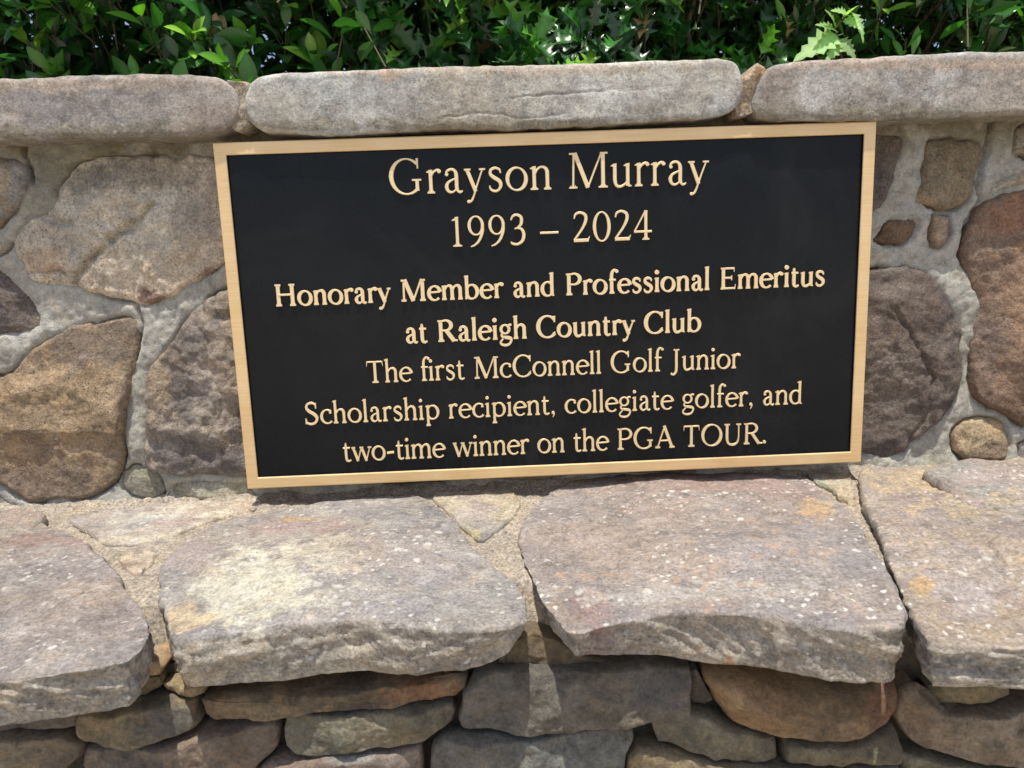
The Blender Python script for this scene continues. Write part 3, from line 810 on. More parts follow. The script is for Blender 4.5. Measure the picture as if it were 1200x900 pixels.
fst([(820, 786), (832, 778), (900, 784), (960, 790), (1046, 790), (1049, 812), (1037, 838), (1003, 855), (940, 857), (884, 853), (852, 841), (834, 815)], (0.30, 0.215, 0.12), base2=(0.24, 0.17, 0.10), h=0.020, dome=0.006, r=0.012, smooth_n=2,
    patches=[(1025, 815, 26, 28, (0.22, 0.09, 0.06), 0.8)])
fst([(762, 842), (778, 836), (800, 826), (826, 830), (850, 846), (905, 857), (909, 884), (880, 886), (800, 874), (770, 868)], (0.20, 0.185, 0.13), base2=(0.16, 0.15, 0.12), h=0.011)
fst([(915, 860), (960, 860), (1003, 858), (1045, 848), (1050, 866), (1047, 882), (1000, 888), (916, 886)], (0.22, 0.205, 0.145), base2=(0.17, 0.16, 0.12), h=0.013)
fst([(736, 882), (744, 872), (770, 872), (850, 888), (910, 890), (985, 893), (988, 925), (732, 930)], (0.24, 0.215, 0.14), base2=(0.19, 0.17, 0.12), h=0.013)
fst([(992, 892), (1044, 885), (1050, 905), (1050, 930), (992, 930)], (0.20, 0.19, 0.15), base2=(0.16, 0.15, 0.13))
fst([(1052, 806), (1066, 796), (1085, 816), (1100, 826), (1160, 826), (1200, 818), (1290, 822), (1292, 892), (1200, 890), (1150, 886), (1080, 872), (1058, 858), (1046, 836)], (0.26, 0.22, 0.17), base2=(0.21, 0.175, 0.135), h=0.016,
    patches=[(1060, 840, 12, 28, (0.22, 0.15, 0.085), 0.7)])
fst([(1085, 803), (1096, 797), (1150, 798), (1183, 802), (1184, 815), (1150, 822), (1104, 822), (1090, 814)], (0.27, 0.22, 0.12), base2=(0.22, 0.19, 0.11), h=0.006, res=0.002)
fst([(1052, 880), (1080, 880), (1150, 893), (1290, 898), (1290, 930), (1054, 930)], (0.22, 0.21, 0.15), base2=(0.18, 0.17, 0.12))
fst([(98, 812), (150, 800), (186, 792), (190, 802), (170, 812), (120, 820)], (0.20, 0.17, 0.10), h=0.000, facet=0.003)
fst([(808, 790), (816, 784), (824, 800), (834, 818), (826, 826), (810, 824)], (0.12, 0.11, 0.09), h=0.0, facet=0.002)
fst([(164, 782), (172, 772), (186, 770), (196, 778), (190, 790), (170, 792)], (0.34, 0.25, 0.15), h=0.006, facet=0.002)
# rest of the ledge front below and beside the picture
zf0 = aty(600, 925, Y_FRONT)[2]
def ffill(q, r_):
    stone('stone', q, FR_FRONT, M_LEDGE, bench, r_.choice([OLIVE, GREY, BLUEG, BROWN, TAN]), base2=r_.choice([GREY, BLUEG, OLIVE]), h=0.013, depth=0.05, r=0.006, px=False, res=0.007, side_steps=3, facet=0.005, smooth_n=1)
filler(-1.4, 1.4, Z_GROUND + 0.0, zf0 - 0.006, ffill, 14, 6, 11)
xl, xr = aty(-62, 880, Y_FRONT)[0], aty(1294, 880, Y_FRONT)[0]
filler(-1.4, xl, zf0, -0.222, ffill, 6, 2, 12)
filler(xr, 1.4, zf0, -0.222, ffill, 6, 2, 13)
box_mesh('core', -1.42, 1.42, Y_FRONT + 0.012, Y_WALL + 0.03, Z_GROUND + 0.01, Z_BENCH - 0.042, M_MORTAR, bench, (0.07, 0.06, 0.045))

# ================================================================== THE PLAQUE
PW, PH = 0.61, 0.3269
plaque = empty('memorial_plaque', (0, 0.01, -PH / 2))
tag(plaque, 'black rectangular memorial plaque with raised gold lettering and gold border, fixed to the wall', 'plaque')

mG, nt, b = new_mat('brushed_bronze')
co = node(nt, 'ShaderNodeTexCoord').outputs['Object']
mp = node(nt, 'ShaderNodeMapping'); mp.inputs['Scale'].default_value = (6, 6, 300)
nt.links.new(co, mp.inputs['Vector'])
mp2 = node(nt, 'ShaderNodeMapping'); mp2.inputs['Scale'].default_value = (8, 8, 60)
nt.links.new(co, mp2.inputs['Vector'])
b1 = noise_n(nt, mp.outputs[0], 3.0, 4, 0.7)
b2 = noise_n(nt, co, 14, 3, 0.6)
cc = mixc(nt, ramp(nt, b1, [(0.3, 0.0), (0.7, 1.0)]), (0.72, 0.48, 0.22), (0.90, 0.66, 0.36))
cc = mixc(nt, ramp(nt, b2, [(0.35, 0.0), (0.7, 0.6)]), cc, (0.95, 0.74, 0.44))
nt.links.new(cc, b.inputs['Base Color'])
b.inputs['Metallic'].default_value = 0.5
nt.links.new(ramp(nt, b2, [(0.3, 0.36), (0.7, 0.52)]), b.inputs['Roughness'])
bp = node(nt, 'ShaderNodeBump'); bp.inputs['Strength'].default_value = 0.5; bp.inputs['Distance'].default_value = 0.0002
nt.links.new(b1, bp.inputs['Height']); nt.links.new(bp.outputs[0], b.inputs['Normal'])

mB, nt, b = new_mat('black_enamel')
co = node(nt, 'ShaderNodeTexCoord').outputs['Object']
b.inputs['Base Color'].default_value = (0.004, 0.0055, 0.0075, 1)
b.inputs['Roughness'].default_value = 0.38
b.inputs['Specular IOR Level'].default_value = 0.26
sm_ = ramp(nt, noise_n(nt, co, 7, 6, 0.65, 1.2), [(0.48, 0.0), (0.72, 0.35)])
du_ = ramp(nt, noise_n(nt, co, 520, 2, 0.6), [(0.66, 0.0), (0.74, 0.5)])
dm_ = node(nt, 'ShaderNodeMath', operation='MAXIMUM'); nt.links.new(sm_, dm_.inputs[0]); nt.links.new(du_, dm_.inputs[1])
nt.links.new(mixc(nt, dm_.outputs[0], (0.0035, 0.0052, 0.0075), (0.022, 0.024, 0.026)), b.inputs['Base Color'])
hb = noise_n(nt, co, 420, 3, 0.7)
bp = node(nt, 'ShaderNodeBump'); bp.inputs['Strength'].default_value = 0.9; bp.inputs['Distance'].default_value = 0.0003
nt.links.new(hb, bp.inputs['Height']); nt.links.new(bp.outputs[0], b.inputs['Normal'])
nt.links.new(ramp(nt, noise_n(nt, co, 12, 4, 0.6), [(0.3, 0.20), (0.7, 0.36)]), b.inputs['Roughness'])

mL = mG.copy(); mL.name = 'polished_letter_face'
pb = mL.node_tree.nodes['Principled BSDF']
pb.inputs['Metallic'].default_value = 0.45
for l_ in list(pb.inputs['Base Color'].links): mL.node_tree.links.remove(l_)
pb.inputs['Base Color'].default_value = (0.92, 0.73, 0.44, 1)
mS, nt, b = new_mat('dark_bronze_side')
b.inputs['Base Color'].default_value = (0.16, 0.095, 0.045, 1)
b.inputs['Metallic'].default_value = 0.4
b.inputs['Roughness'].default_value = 0.6

BW, RECESS, THK = 0.0113, 0.0035, 0.019
# recessed panel (gently cast, subdivided for a slight unevenness)
nx, nz_ = 60, 34
xs = np.linspace(-PW / 2 + BW - 0.001, PW / 2 - BW + 0.001, nx)
zs = np.linspace(-PH / 2 + BW - 0.001, PH / 2 - BW + 0.001, nz_)
G = np.stack(np.meshgrid(xs, zs, indexing='xy'), -1).reshape(-1, 2)
yy = RECESS + 0.0002 * fbm(np.c_[G, G[:, 0] * 0], 9, 2, 3)
i = (np.arange(nz_ - 1)[:, None] * nx + np.arange(nx - 1)[None]).ravel()
mesh_obj('panel', np.c_[G[:, 0], yy, G[:, 1]], np.stack([i, i + 1, i + nx + 1, i + nx], 1), mB, plaque)
# border: outer box sides, bevelled face, inner wall
def ringp(dx, y):
    a, c = PW / 2 - dx, PH / 2 - dx
    return [(-a, y, -c), (a, y, -c), (a, y, c), (-a, y, c)]
prof = [(0.0, THK), (0.0, 0.0011), (0.0004, 0.0003), (0.0012, 0.0), (BW - 0.0010, 0.0), (BW - 0.0003, 0.0004), (BW, 0.0012), (BW + 0.0006, RECESS + 0.0012)]
V, F, fm = [], [], []
for dx, y in prof:
    V += ringp(dx, y)
for k in range(len(prof) - 1):
    for j in range(4):
        F.append((k * 4 + j, k * 4 + (j + 1) % 4, (k + 1) * 4 + (j + 1) % 4, (k + 1) * 4 + j))
        fm.append(1 if k == 6 else 0)
mesh_obj('border', V, F, [mG, mB], plaque, smooth=False, fmat=fm)
V = ringp(0.0005, THK - 0.0005) + ringp(0.0005, RECESS + 0.003)
mesh_obj('backing', V, [(0, 1, 2, 3), (7, 6, 5, 4), (0, 4, 5, 1), (1, 5, 6, 2), (2, 6, 7, 3), (3, 7, 4, 0)], mS, plaque, smooth=False)
for (sx, sz) in ((-1, -1), (1, -1), (-1, 1), (1, 1)):      # mounting studs into the wall
    V, F = [], []
    for k in range(10):
        a = k * math.pi / 5
        V += [(sx * 0.26 + 0.006 * math.cos(a), THK - 0.001, sz * 0.12 + 0.006 * math.sin(a)), (sx * 0.26 + 0.006 * math.cos(a), 0.05, sz * 0.12 + 0.006 * math.sin(a))]
    F = [(2 * k, 2 * k + 1, (2 * k + 3) % 20, (2 * k + 2) % 20) for k in range(10)]
    mesh_obj('stud', V, F, mS, plaque)

# ---- lettering: a roman drawn with broad-pen strokes (units: cap height 650, x-height 430)
class Pen:
    def __init__(s, bold=False):
        s.T = {0: 84, 1: 110, 2: 70}[int(bold)]
        s.h = {0: 42, 1: 54, 2: 33}[int(bold)]
        s.out = []          # list of (left pts, right pts)
    def rib(s, pts, smooth=True):
        P = np.array(pts, float)
        if smooth and len(P) > 2:
            n = len(P)
            E = np.vstack([2 * P[0] - P[1], P, 2 * P[-1] - P[-2]])
            Q = []
            for i in range(1, n):
                p0, p1, p2, p3 = E[i - 1], E[i], E[i + 1], E[i + 2]
                for t in np.linspace(0, 1, 5)[:-1]:
                    Q.append(0.5 * ((2 * p1) + (-p0 + p2) * t + (2 * p0 - 5 * p1 + 4 * p2 - p3) * t * t + (-p0 + 3 * p1 - 3 * p2 + p3) * t ** 3))
            Q.append(P[-1])
            P = np.array(Q)
        d = np.gradient(P[:, :2], axis=0)
        d /= np.linalg.norm(d, axis=1)[:, None] + 1e-9
        nrm = np.stack([-d[:, 1], d[:, 0]], 1)
        w = P[:, 2:3] / 2
        s.out.append((P[:, :2] + nrm * w, P[:, :2] - nrm * w))
    def poly4(s, a, b, c, d):      # a-b left edge, d-c right edge
        s.out.append((np.array([a, b], float), np.array([d, c], float)))
    def stem(s, x, y0, y1, w=None):
        w = w or s.T
        L = y1 - y0
        s.rib([(x, y0, w * 1.12), (x, y0 + 0.12 * L, w * 1.0), (x, y0 + 0.5 * L, w * 0.96), (x, y1 - 0.12 * L, w * 1.0), (x, y1, w * 1.12)], False)
    def foot(s, x, y, l=70, r=70):
        h = s.h * 1.05
        s.poly4((x - l, y), (x - s.T * 0.45, y + h * 2.0), (x - s.T * 0.45, y + h * 2.0), (x - s.T * 0.45, y))
        s.poly4((x + s.T * 0.45, y), (x + s.T * 0.45, y + h * 2.0), (x + s.T * 0.45, y + h * 2.0), (x + r, y))
        s.poly4((x - l, y), (x - l, y + h * 0.95), (x + r, y + h * 0.95), (x + r, y))
    def head(s, x, y, l=70, r=70):
        h = s.h * 1.05
        s.poly4((x - l, y), (x - s.T * 0.45, y), (x - s.T * 0.45, y - h * 2.0), (x - s.T * 0.45, y - h * 1.0))
        s.poly4((x - l, y - h * 0.95), (x - l, y), (x + r, y), (x + r, y - h * 0.95))
    def flag(s, x, y, l=78):
        T = s.T
        s.poly4((x - l, y - 44), (x - l + 6, y - 26), (x + T * 0.5, y + 12), (x + T * 0.5, y - 70))
    def arc(s, cx, cy, rx, ry, a0, a1, tilt=-14, T=None, h=None, n=22, ball=None):
        T = T or s.T * 1.08; h = h or s.h
        pts = []
        for k in range(n + 1):
            a = math.radians(a0 + (a1 - a0) * k / n)
            w = h + (T - h) * abs(math.cos(a - math.radians(tilt))) ** 1.6
            pts.append((cx + rx * math.cos(a), cy + ry * math.sin(a), w))
        s.rib(pts, False)
    def disc(s, x, y, r):
        a = np.linspace(0, math.pi, 9)
        s.out.append((np.stack([x - r * np.cos(a), y + r * np.sin(a)], 1), np.stack([x - r * np.cos(a), y - r * np.sin(a)], 1)))
    def line(s, x0, y0, x1, y1, w0, w1=None):
        s.rib([(x0, y0, w0), (x1, y1, w1 or w0)], False)

def glyph(ch, bold):
    p = Pen(bold); T, h = p.T, p.h
    X, C, A, D = 430, 650, 700, -200
    adv = 400
    def stemf(x, y1, y0=0, foot=True):
        p.stem(x, y0, y1)
        p.flag(x, y1)
        if foot: p.foot(x, y0, 72, 72)
    def archr(x0, x1, foot=True):
        p.rib([(x0 + T * .3, 300, h), (x0 + 60, 375, h * 1.25), (x0 + 125, 418, T * .62), (x1 - 45, 405, T * .85), (x1 - 4, 340, T * 1.02), (x1, 240, T), (x1, 20, T)])
        if foot: p.foot(x1, 0, 68, 72)
    if ch == 'a':
        p.disc(88, 338, T * .47)
        p.rib([(72, 345, T * .5), (100, 402, h * 1.4), (165, 428, h * 1.4), (225, 410, T * .75), (258, 340, T), (262, 200, T), (262, 90, T), (285, 25, T * .7), (330, 8, h * 1.3), (368, 36, h * .8)])
        p.rib([(258, 262, h), (190, 238, h * 1.1), (110, 190, T * .72), (78, 115, T), (105, 35, T * .8), (165, 10, h * 1.3), (225, 40, h), (262, 95, h)])
        adv = 385
    elif ch == 'b':
        p.stem(95, 20, A); p.flag(95, A)
        p.arc(235, 213, 160, 205, 150, -150, 10, n=26); adv = 455
        p.line(95, 60, 60, 0, h, h)
    elif ch == 'c':
        p.arc(225, 213, 168, 206, 48, 318, 170 + 10); p.disc(322, 335, T * .48); adv = 380
    elif ch == 'd':
        p.stem(325, 30, A); p.flag(325, A); p.arc(205, 213, 160, 205, 35, 325, 190); p.poly4((325, 0), (325, 60), (400, 26), (400, 10)); adv = 445
    elif ch == 'e':
        p.arc(215, 213, 165, 206, 10, 318, 188); p.line(65, 238, 372, 252, h * 1.1, h * 1.1); adv = 395
    elif ch == 'f':
        p.rib([(110, 0, T), (110, 300, T), (110, 520, T * .98), (135, 640, T * .85), (195, 698, h * 1.4), (262, 680, T * .5)]); p.disc(262, 660, T * .5)
        p.foot(110, 0, 70, 85); p.line(35, 410, 235, 410, h * 1.1); adv = 270
    elif ch == 'g':
        p.arc(185, 300, 118, 128, 0, 360, 180, T * .88); p.rib([(118, 190, h), (80, 130, h * 1.3), (120, 70, T * .8), (230, 52, T * .95), (340, 20, T * .95), (352, -60, T * .7), (290, -150, h * 1.4), (180, -180, h * 1.5), (70, -145, T * .7), (50, -80, T * .6), (110, 5, h), (160, 50, h)])
        p.rib([(265, 385, h), (315, 425, h * 1.3), (375, 425, T * .6)]); adv = 400
    elif ch == 'h':
        stemf(90, A); archr(90, 335); adv = 430
    elif ch == 'i':
        stemf(95, X); p.disc(92, 585, T * .62); adv = 195
    elif ch == 'l':
        stemf(95, A); adv = 195
    elif ch == 'm':
        stemf(90, X); archr(90, 322); archr(322, 556); adv = 650
    elif ch == 'n':
        stemf(90, X); archr(90, 330); adv = 428
    elif ch == 'o':
        p.arc(218, 213, 170, 206, 0, 360, -14, n=32); adv = 436
    elif ch == 'p':
        p.stem(95, D, X); p.flag(95, X); p.foot(95, D, 70, 75); p.arc(232, 213, 162, 205, 150, -150, 10, n=26); adv = 450
    elif ch == 'r':
        stemf(90, X); p.rib([(95, 300, h), (140, 385, h * 1.4), (205, 425, T * .7), (250, 415, T * .8)]); p.disc(250, 400, T * .52); adv = 300
    elif ch == 's':
        p.rib([(262, 330, h * .8), (245, 395, h * 1.3), (170, 428, h * 1.5), (88, 392, T * .78), (82, 310, T * .9), (150, 248, T), (235, 188, T), (262, 105, T * .9), (215, 22, T * .65), (140, 4, h * 1.4), (75, 42, h * 1.3), (56, 110, h * .8)])
        adv = 325
    elif ch == 't':
        p.rib([(115, 560, h), (112, 480, T * .8), (112, 380, T), (112, 120, T), (130, 35, T * .85), (190, 8, h * 1.4), (255, 40, h)]); p.line(32, 410, 235, 410, h * 1.15); adv = 275
    elif ch == 'u':
        p.rib([(95, X, T), (95, 250, T), (97, 120, T), (125, 30, T * .8), (195, 8, h * 1.5), (270, 45, h * 1.2), (330, 110, h)]); p.flag(95, X); p.stem(332, 20, X); p.flag(332, X)
        p.poly4((332, 0), (332, 50), (405, 26), (405, 8)); adv = 432
    elif ch == 'w':
        for x0, x1, w in ((60, 185, T), (310, 185, h), (310, 440, T), (560, 440, h)):
            p.line(x0, X - 10, x1, 0, w)
        p.head(60, X, 50, 68); p.head(310, X, 60, 60); p.head(560, X, 62, 50); adv = 600
    elif ch == 'y':
        p.line(60, X - 10, 205, 10, T * 1.02); p.rib([(345, X - 10, h), (255, 180, h), (180, -40, h * 1.1), (130, -150, h * 1.3), (70, -185, T * .6)]); p.disc(72, -172, T * .45)
        p.head(60, X, 55, 72); p.head(345, X, 66, 50); adv = 395
    elif ch == 'A':
        p.line(300, C + 15, 85, 10, h * 1.1); p.line(285, C + 25, 525, 0, T * 1.15); p.line(150, 225, 440, 225, h * 1.1); p.foot(85, 0, 75, 80); p.foot(525, 0, 90, 80); adv = 605
    elif ch == 'C':
        p.arc(335, 325, 270, 322, 42, 322, 178, T * 1.2); p.line(540, 460, 540, 645, h, h * 1.4); p.line(520, 100, 555, 175, h * 1.5, h * .6); adv = 600
    elif ch == 'E':
        p.stem(130, 0, C); p.foot(130, 0, 80, 70); p.head(130, C, 80, 70); p.line(130, C - h * .55, 450, C - h * .55, h * 1.1); p.line(130, h * .55, 470, h * .55, h * 1.1)
        p.line(130, 340, 370, 340, h * 1.1); p.poly4((432, C - 140), (415, C), (462, C), (450, C - 140)); p.poly4((450, 0), (476, 150), (498, 150), (485, 0)); p.line(370, 270, 370, 410, h * .8); adv = 530
    elif ch == 'G':
        p.arc(345, 325, 275, 322, 45, 312, 178, T * 1.2); p.line(555, 465, 550, 650, h, h * 1.4); p.stem(535, 60, 270); p.head(535, 275, 95, 80); adv = 680
    elif ch == 'H':
        for x in (130, 530):
            p.stem(x, 0, C, T * 1.08); p.foot(x, 0, 90, 90); p.head(x, C, 90, 90)
            p.poly4((x + T * .4, C - h * 2), (x + T * .4, C), (x + 80, C), (x + 80, C - h * .9))
        p.line(130, 335, 530, 335, h * 1.15); adv = 660
    elif ch == 'J':
        p.rib([(175, C, T), (175, 350, T), (175, 60, T), (150, -60, T * .85), (85, -120, h * 1.5), (30, -115, T * .4)]); p.disc(32, -98, T * .4); p.head(175, C, 90, 90); adv = 320
    elif ch == 'M':
        p.line(115, 0, 130, C, h * 1.25); p.line(150, C, 385, 10, T * 1.15); p.line(385, 10, 640, C, h * 1.1); p.stem(665, 0, C, T * 1.08)
        p.foot(115, 0, 78, 78); p.foot(665, 0, 88, 88); p.head(140, C, 95, 40); p.head(660, C, 50, 95); adv = 785
    elif ch == 'O':
        p.arc(345, 325, 278, 322, 0, 360, -12, T * 1.2, n=36); adv = 690
    elif ch == 'P':
        p.stem(130, 0, C, T * 1.08); p.foot(130, 0, 88, 100); p.head(130, C, 88, 60); p.arc(265, 475, 185, 160, 100, -100, 0, T * 1.1); p.line(130, C - h * .5, 260, C - h * .5, h); p.line(130, 316, 260, 316, h); adv = 510
    elif ch == 'R':
        p.stem(130, 0, C, T * 1.08); p.foot(130, 0, 88, 95); p.head(130, C, 88, 60); p.arc(260, 485, 175, 150, 100, -100, 0, T * 1.1); p.line(130, C - h * .5, 260, C - h * .5, h); p.line(130, 335, 260, 335, h)
        p.line(285, 345, 505, 12, T * 1.15); p.line(470, h * .5, 610, h * .5, h); adv = 600
    elif ch == 'S':
        p.rib([(385, 480, h), (375, 590, h * 1.3), (270, 648, h * 1.7), (150, 610, T * .85), (118, 500, T), (190, 395, T * 1.15), (330, 300, T * 1.2), (405, 180, T * 1.1), (350, 50, T * .9), (220, 3, h * 1.7), (105, 50, h * 1.3), (80, 170, h)])
        p.line(387, 475, 387, 645, h, h * 1.2); p.line(80, 180, 80, 10, h, h * 1.2); adv = 480
    elif ch == 'T':
        p.stem(285, 0, C, T * 1.08); p.foot(285, 0, 98, 98); p.line(50, C - h * .55, 520, C - h * .55, h * 1.1); p.poly4((40, C - 150), (48, C), (86, C), (58, C - 150)); p.poly4((512, C - 150), (484, C), (522, C), (530, C - 150)); adv = 570
    elif ch == 'U':
        p.rib([(125, C, T * 1.05), (125, 400, T * 1.05), (127, 200, T * 1.05), (165, 60, T * .85), (290, 3, h * 1.7), (420, 50, h * 1.4), (475, 180, h * 1.15), (480, 400, h * 1.15), (480, C, h * 1.15)])
        p.head(125, C, 85, 85); p.head(480, C, 80, 75); adv = 600
    elif ch == '0':
        p.arc(225, 315, 160, 310, 0, 360, 0, T * 1.12, n=32); adv = 450
    elif ch == '1':
        p.stem(205, 0, 630, T * 1.05); p.foot(205, 0, 100, 100); p.poly4((95, 545), (100, 570), (205 + T * .5, 640), (205, 560)); adv = 400
    elif ch == '2':
        p.rib([(75, 500, h * .9), (105, 590, h * 1.5), (205, 628, T * .75), (315, 575, T * 1.02), (325, 450, T * 1.05), (250, 290, T * .8), (150, 150, h * 1.5), (75, 50, h * 1.3)])
        p.line(60, 36, 385, 36, 74, 70); p.line(378, 60, 408, 120, h * 1.2, h * .5); adv = 450
    elif ch == '3':
        p.rib([(80, 520, h), (120, 600, h * 1.5), (205, 628, T * .75), (300, 575, T), (300, 440, T), (220, 355, h * 1.2), (155, 335, h)])
        p.rib([(200, 350, h), (300, 325, T * .85), (350, 220, T * 1.1), (320, 80, T), (210, 4, h * 1.6), (100, 20, h * 1.6), (65, 60, T * .5)]); adv = 430
    elif ch == '4':
        p.stem(290, 0, 630, T * 1.05); p.line(285, 620, 45, 190, h * 1.1); p.line(30, 178, 420, 178, h * 1.5); p.foot(290, 0, 80, 80); adv = 450
    elif ch == '9':
        p.arc(215, 430, 145, 195, 0, 360, 0, T * 1.05, n=28)
        p.rib([(358, 430, T * 1.02), (350, 290, T), (280, 120, T * .85), (180, 20, h * 1.3), (90, -15, h * .8)]); adv = 450
    elif ch == '.':
        p.disc(85, 48, T * .62); adv = 170
    elif ch == ',':
        p.disc(85, 48, T * .58); p.rib([(105, 55, T * .7), (112, -10, T * .5), (70, -90, h * .5)]); adv = 175
    elif ch == '-':
        p.line(40, 205, 250, 225, h * 1.7); adv = 290
    elif ch == '\u2013':
        p.line(40, 225, 440, 225, h * 1.5); adv = 480
    return p.out, adv

GL = {}
RAISE = 0.0026
def glyph_mesh(ch, bold):
    key = (ch, bold)
    if key in GL: return GL[key]
    out, adv = glyph(ch, bold)
    V, F, fm = [], [], []
    for k, (L, R) in enumerate(out):
        zt = 1.0 + 0.012 * k
        n = len(L)
        o = len(V)
        wd_ = np.linalg.norm(L - R, axis=1)[:, None]
        dr = (R - L) / (wd_ + 1e-6)
        ins = np.minimum(9.0, wd_ * 0.22)
        for q, z in ((L + dr * ins, zt), (R - dr * ins, zt), (L, zt - 0.22), (R, zt - 0.22), (L - dr * 3, 0.0), (R + dr * 3, 0.0)):
            V += [(a, -z, b_) for a, b_ in q]
        for j in range(n - 1):
            for (a_, b_, m_) in ((0, 1, 0), (2, 0, 0), (1, 3, 0), (4, 2, 1), (3, 5, 1)):
                F.append((o + a_ * n + j, o + a_ * n + j + 1, o + b_ * n + j + 1, o + b_ * n + j)); fm.append(m_)
        for j in (0, n - 1):
            F.append((o + j, o + n + j, o + 3 * n + j, o + 2 * n + j)); fm.append(0)
            F.append((o + 2 * n + j, o + 3 * n + j, o + 5 * n + j, o + 4 * n + j)); fm.append(1)
    me = bpy.data.meshes.new('letter')
    S = 1.0
    me.from_pydata([(v[0] * 0.001, v[1], v[2] * 0.001) for v in V], [], F)
    me.materials.append(mL); me.materials.append(mS)
    me.polygons.foreach_set('material_index', np.array(fm, dtype=np.int32))
    me.update()
    GL[key] = (me, adv)
    return GL[key]

def text_line(txt, bold, pl, pr, cap_px):
    """pl / pr: baseline ends in the photograph, on the plaque face"""
    A_ = aty(*pl, 0.001); B_ = aty(*pr, 0.001)
    zc = (A_[2] + B_[2]) / 2
    width = B_[0] - A_[0]
    Hc = aty(pl[0], pl[1] - cap_px, 0.001)[2] - A_[2]
    sc = Hc / 0.650
    items = []
    x = 0.0
    kern = {'fi': -40, 'Mu': -10, 'Mc': -10, 'To': -40, 'Th': -20, 'ra': -15, 'rr': -15, 'ry': -10}
    prev = ''
    words = 0
    for ch in txt:
        if ch == ' ':
            x += 235; words += 1; prev = ' '; continue
        x += kern.get(prev + ch, 0)
        me, adv = glyph_mesh(ch, bold)
        items.append((me, x)); x += adv; prev = ch
    nat = (x - 60) * 0.001 * sc
    n = len(txt) - 1
    # horizontal fit: mostly tracking, partly glyph width
    ratio = width / nat
    gx = ratio ** 0.55
    extra = (width - nat * gx) / n
    k = 0
    cnt = 0
    for ch in txt:
        if ch != ' ':
            me, xx = items[k]; k += 1
            o = bpy.data.objects.new('letter', me)
            COL.objects.link(o)
            o.parent = plaque
            o.matrix_parent_inverse = Matrix.Translation(-plaque.location)
            o.location = (A_[0] + (xx - 30) * 0.001 * sc * gx + extra * cnt, RECESS + 0.0002, zc)
            o.scale = (sc * gx, RAISE, sc)
        cnt += 1
    print('line', txt[:12], 'ratio %.3f cap %.4f z0 %.4f z1 %.4f' % (ratio, Hc, A_[2], B_[2]))
text_line('Grayson Murray', 2, (457, 229), (829, 215), 42)
text_line('1993 \u2013 2024', 2, (527, 288.5), (764, 281.5), 36)
text_line('Honorary Member and Professional Emeritus', True, (323, 358), (966, 336), 26)
text_line('at Raleigh Country Club', True, (476, 401.5), (821, 389.5), 25.5)
text_line('The first McConnell Golf Junior', False, (430, 448), (867, 432.5), 25.5)
text_line('Scholarship recipient, collegiate golfer, and', False, (357, 497), (940.5, 474), 25)
text_line('two-time winner on the PGA TOUR.', False, (403, 541), (898, 520), 25)

# ================================================================== SHRUBS BEHIND THE WALL
def leaf_mat(name, hue, rough=0.28, trans=0.25, attr=True):
    m, nt, b = new_mat(name)
    oi = node(nt, 'ShaderNodeObjectInfo')
    at = node(nt, 'ShaderNodeAttribute', attribute_name='Col')
    co = node(nt, 'ShaderNodeTexCoord').outputs['Object']
    c = at.outputs['Color']
    r = ramp(nt, oi.outputs['Random'], [(0.0, 0.75), (1.0, 1.3)])
    c = mixc(nt, 1.0, c, r, 'MULTIPLY')
    n = noise_n(nt, co, 160, 3, 0.6)
    c = mixc(nt, 1.0, c, ramp(nt, n, [(0.3, 0.85), (0.7, 1.15)]), 'MULTIPLY')
    nt.links.new(c, b.inputs['Base Color'])
    b.inputs['Roughness'].default_value = rough
    b.inputs['Specular IOR Level'].default_value = 0.7
    tr = node(nt, 'ShaderNodeBsdfTranslucent')
    tc = mixc(nt, 1.0, c, (1.3, 1.5, 0.5), 'MULTIPLY')
    nt.links.new(tc, tr.inputs['Color'])
    mx = node(nt, 'ShaderNodeMixShader'); mx.inputs[0].default_value = trans
    out = nt.nodes['Material Output']
    nt.links.new(b.outputs[0], mx.inputs[1]); nt.links.new(tr.outputs[0], mx.inputs[2])
    nt.links.new(mx.outputs[0], out.inputs['Surface'])
    return m
M_LEAF = leaf_mat('glossy_leaf', 0)
M_WEED = leaf_mat('soft_leaf', 0, rough=0.6, trans=0.4)
M_TWIG, nt, b = new_mat('twig')
b.inputs['Base Color'].default_value = (0.10, 0.075, 0.045, 1)
b.inputs['Roughness'].default_value = 0.8

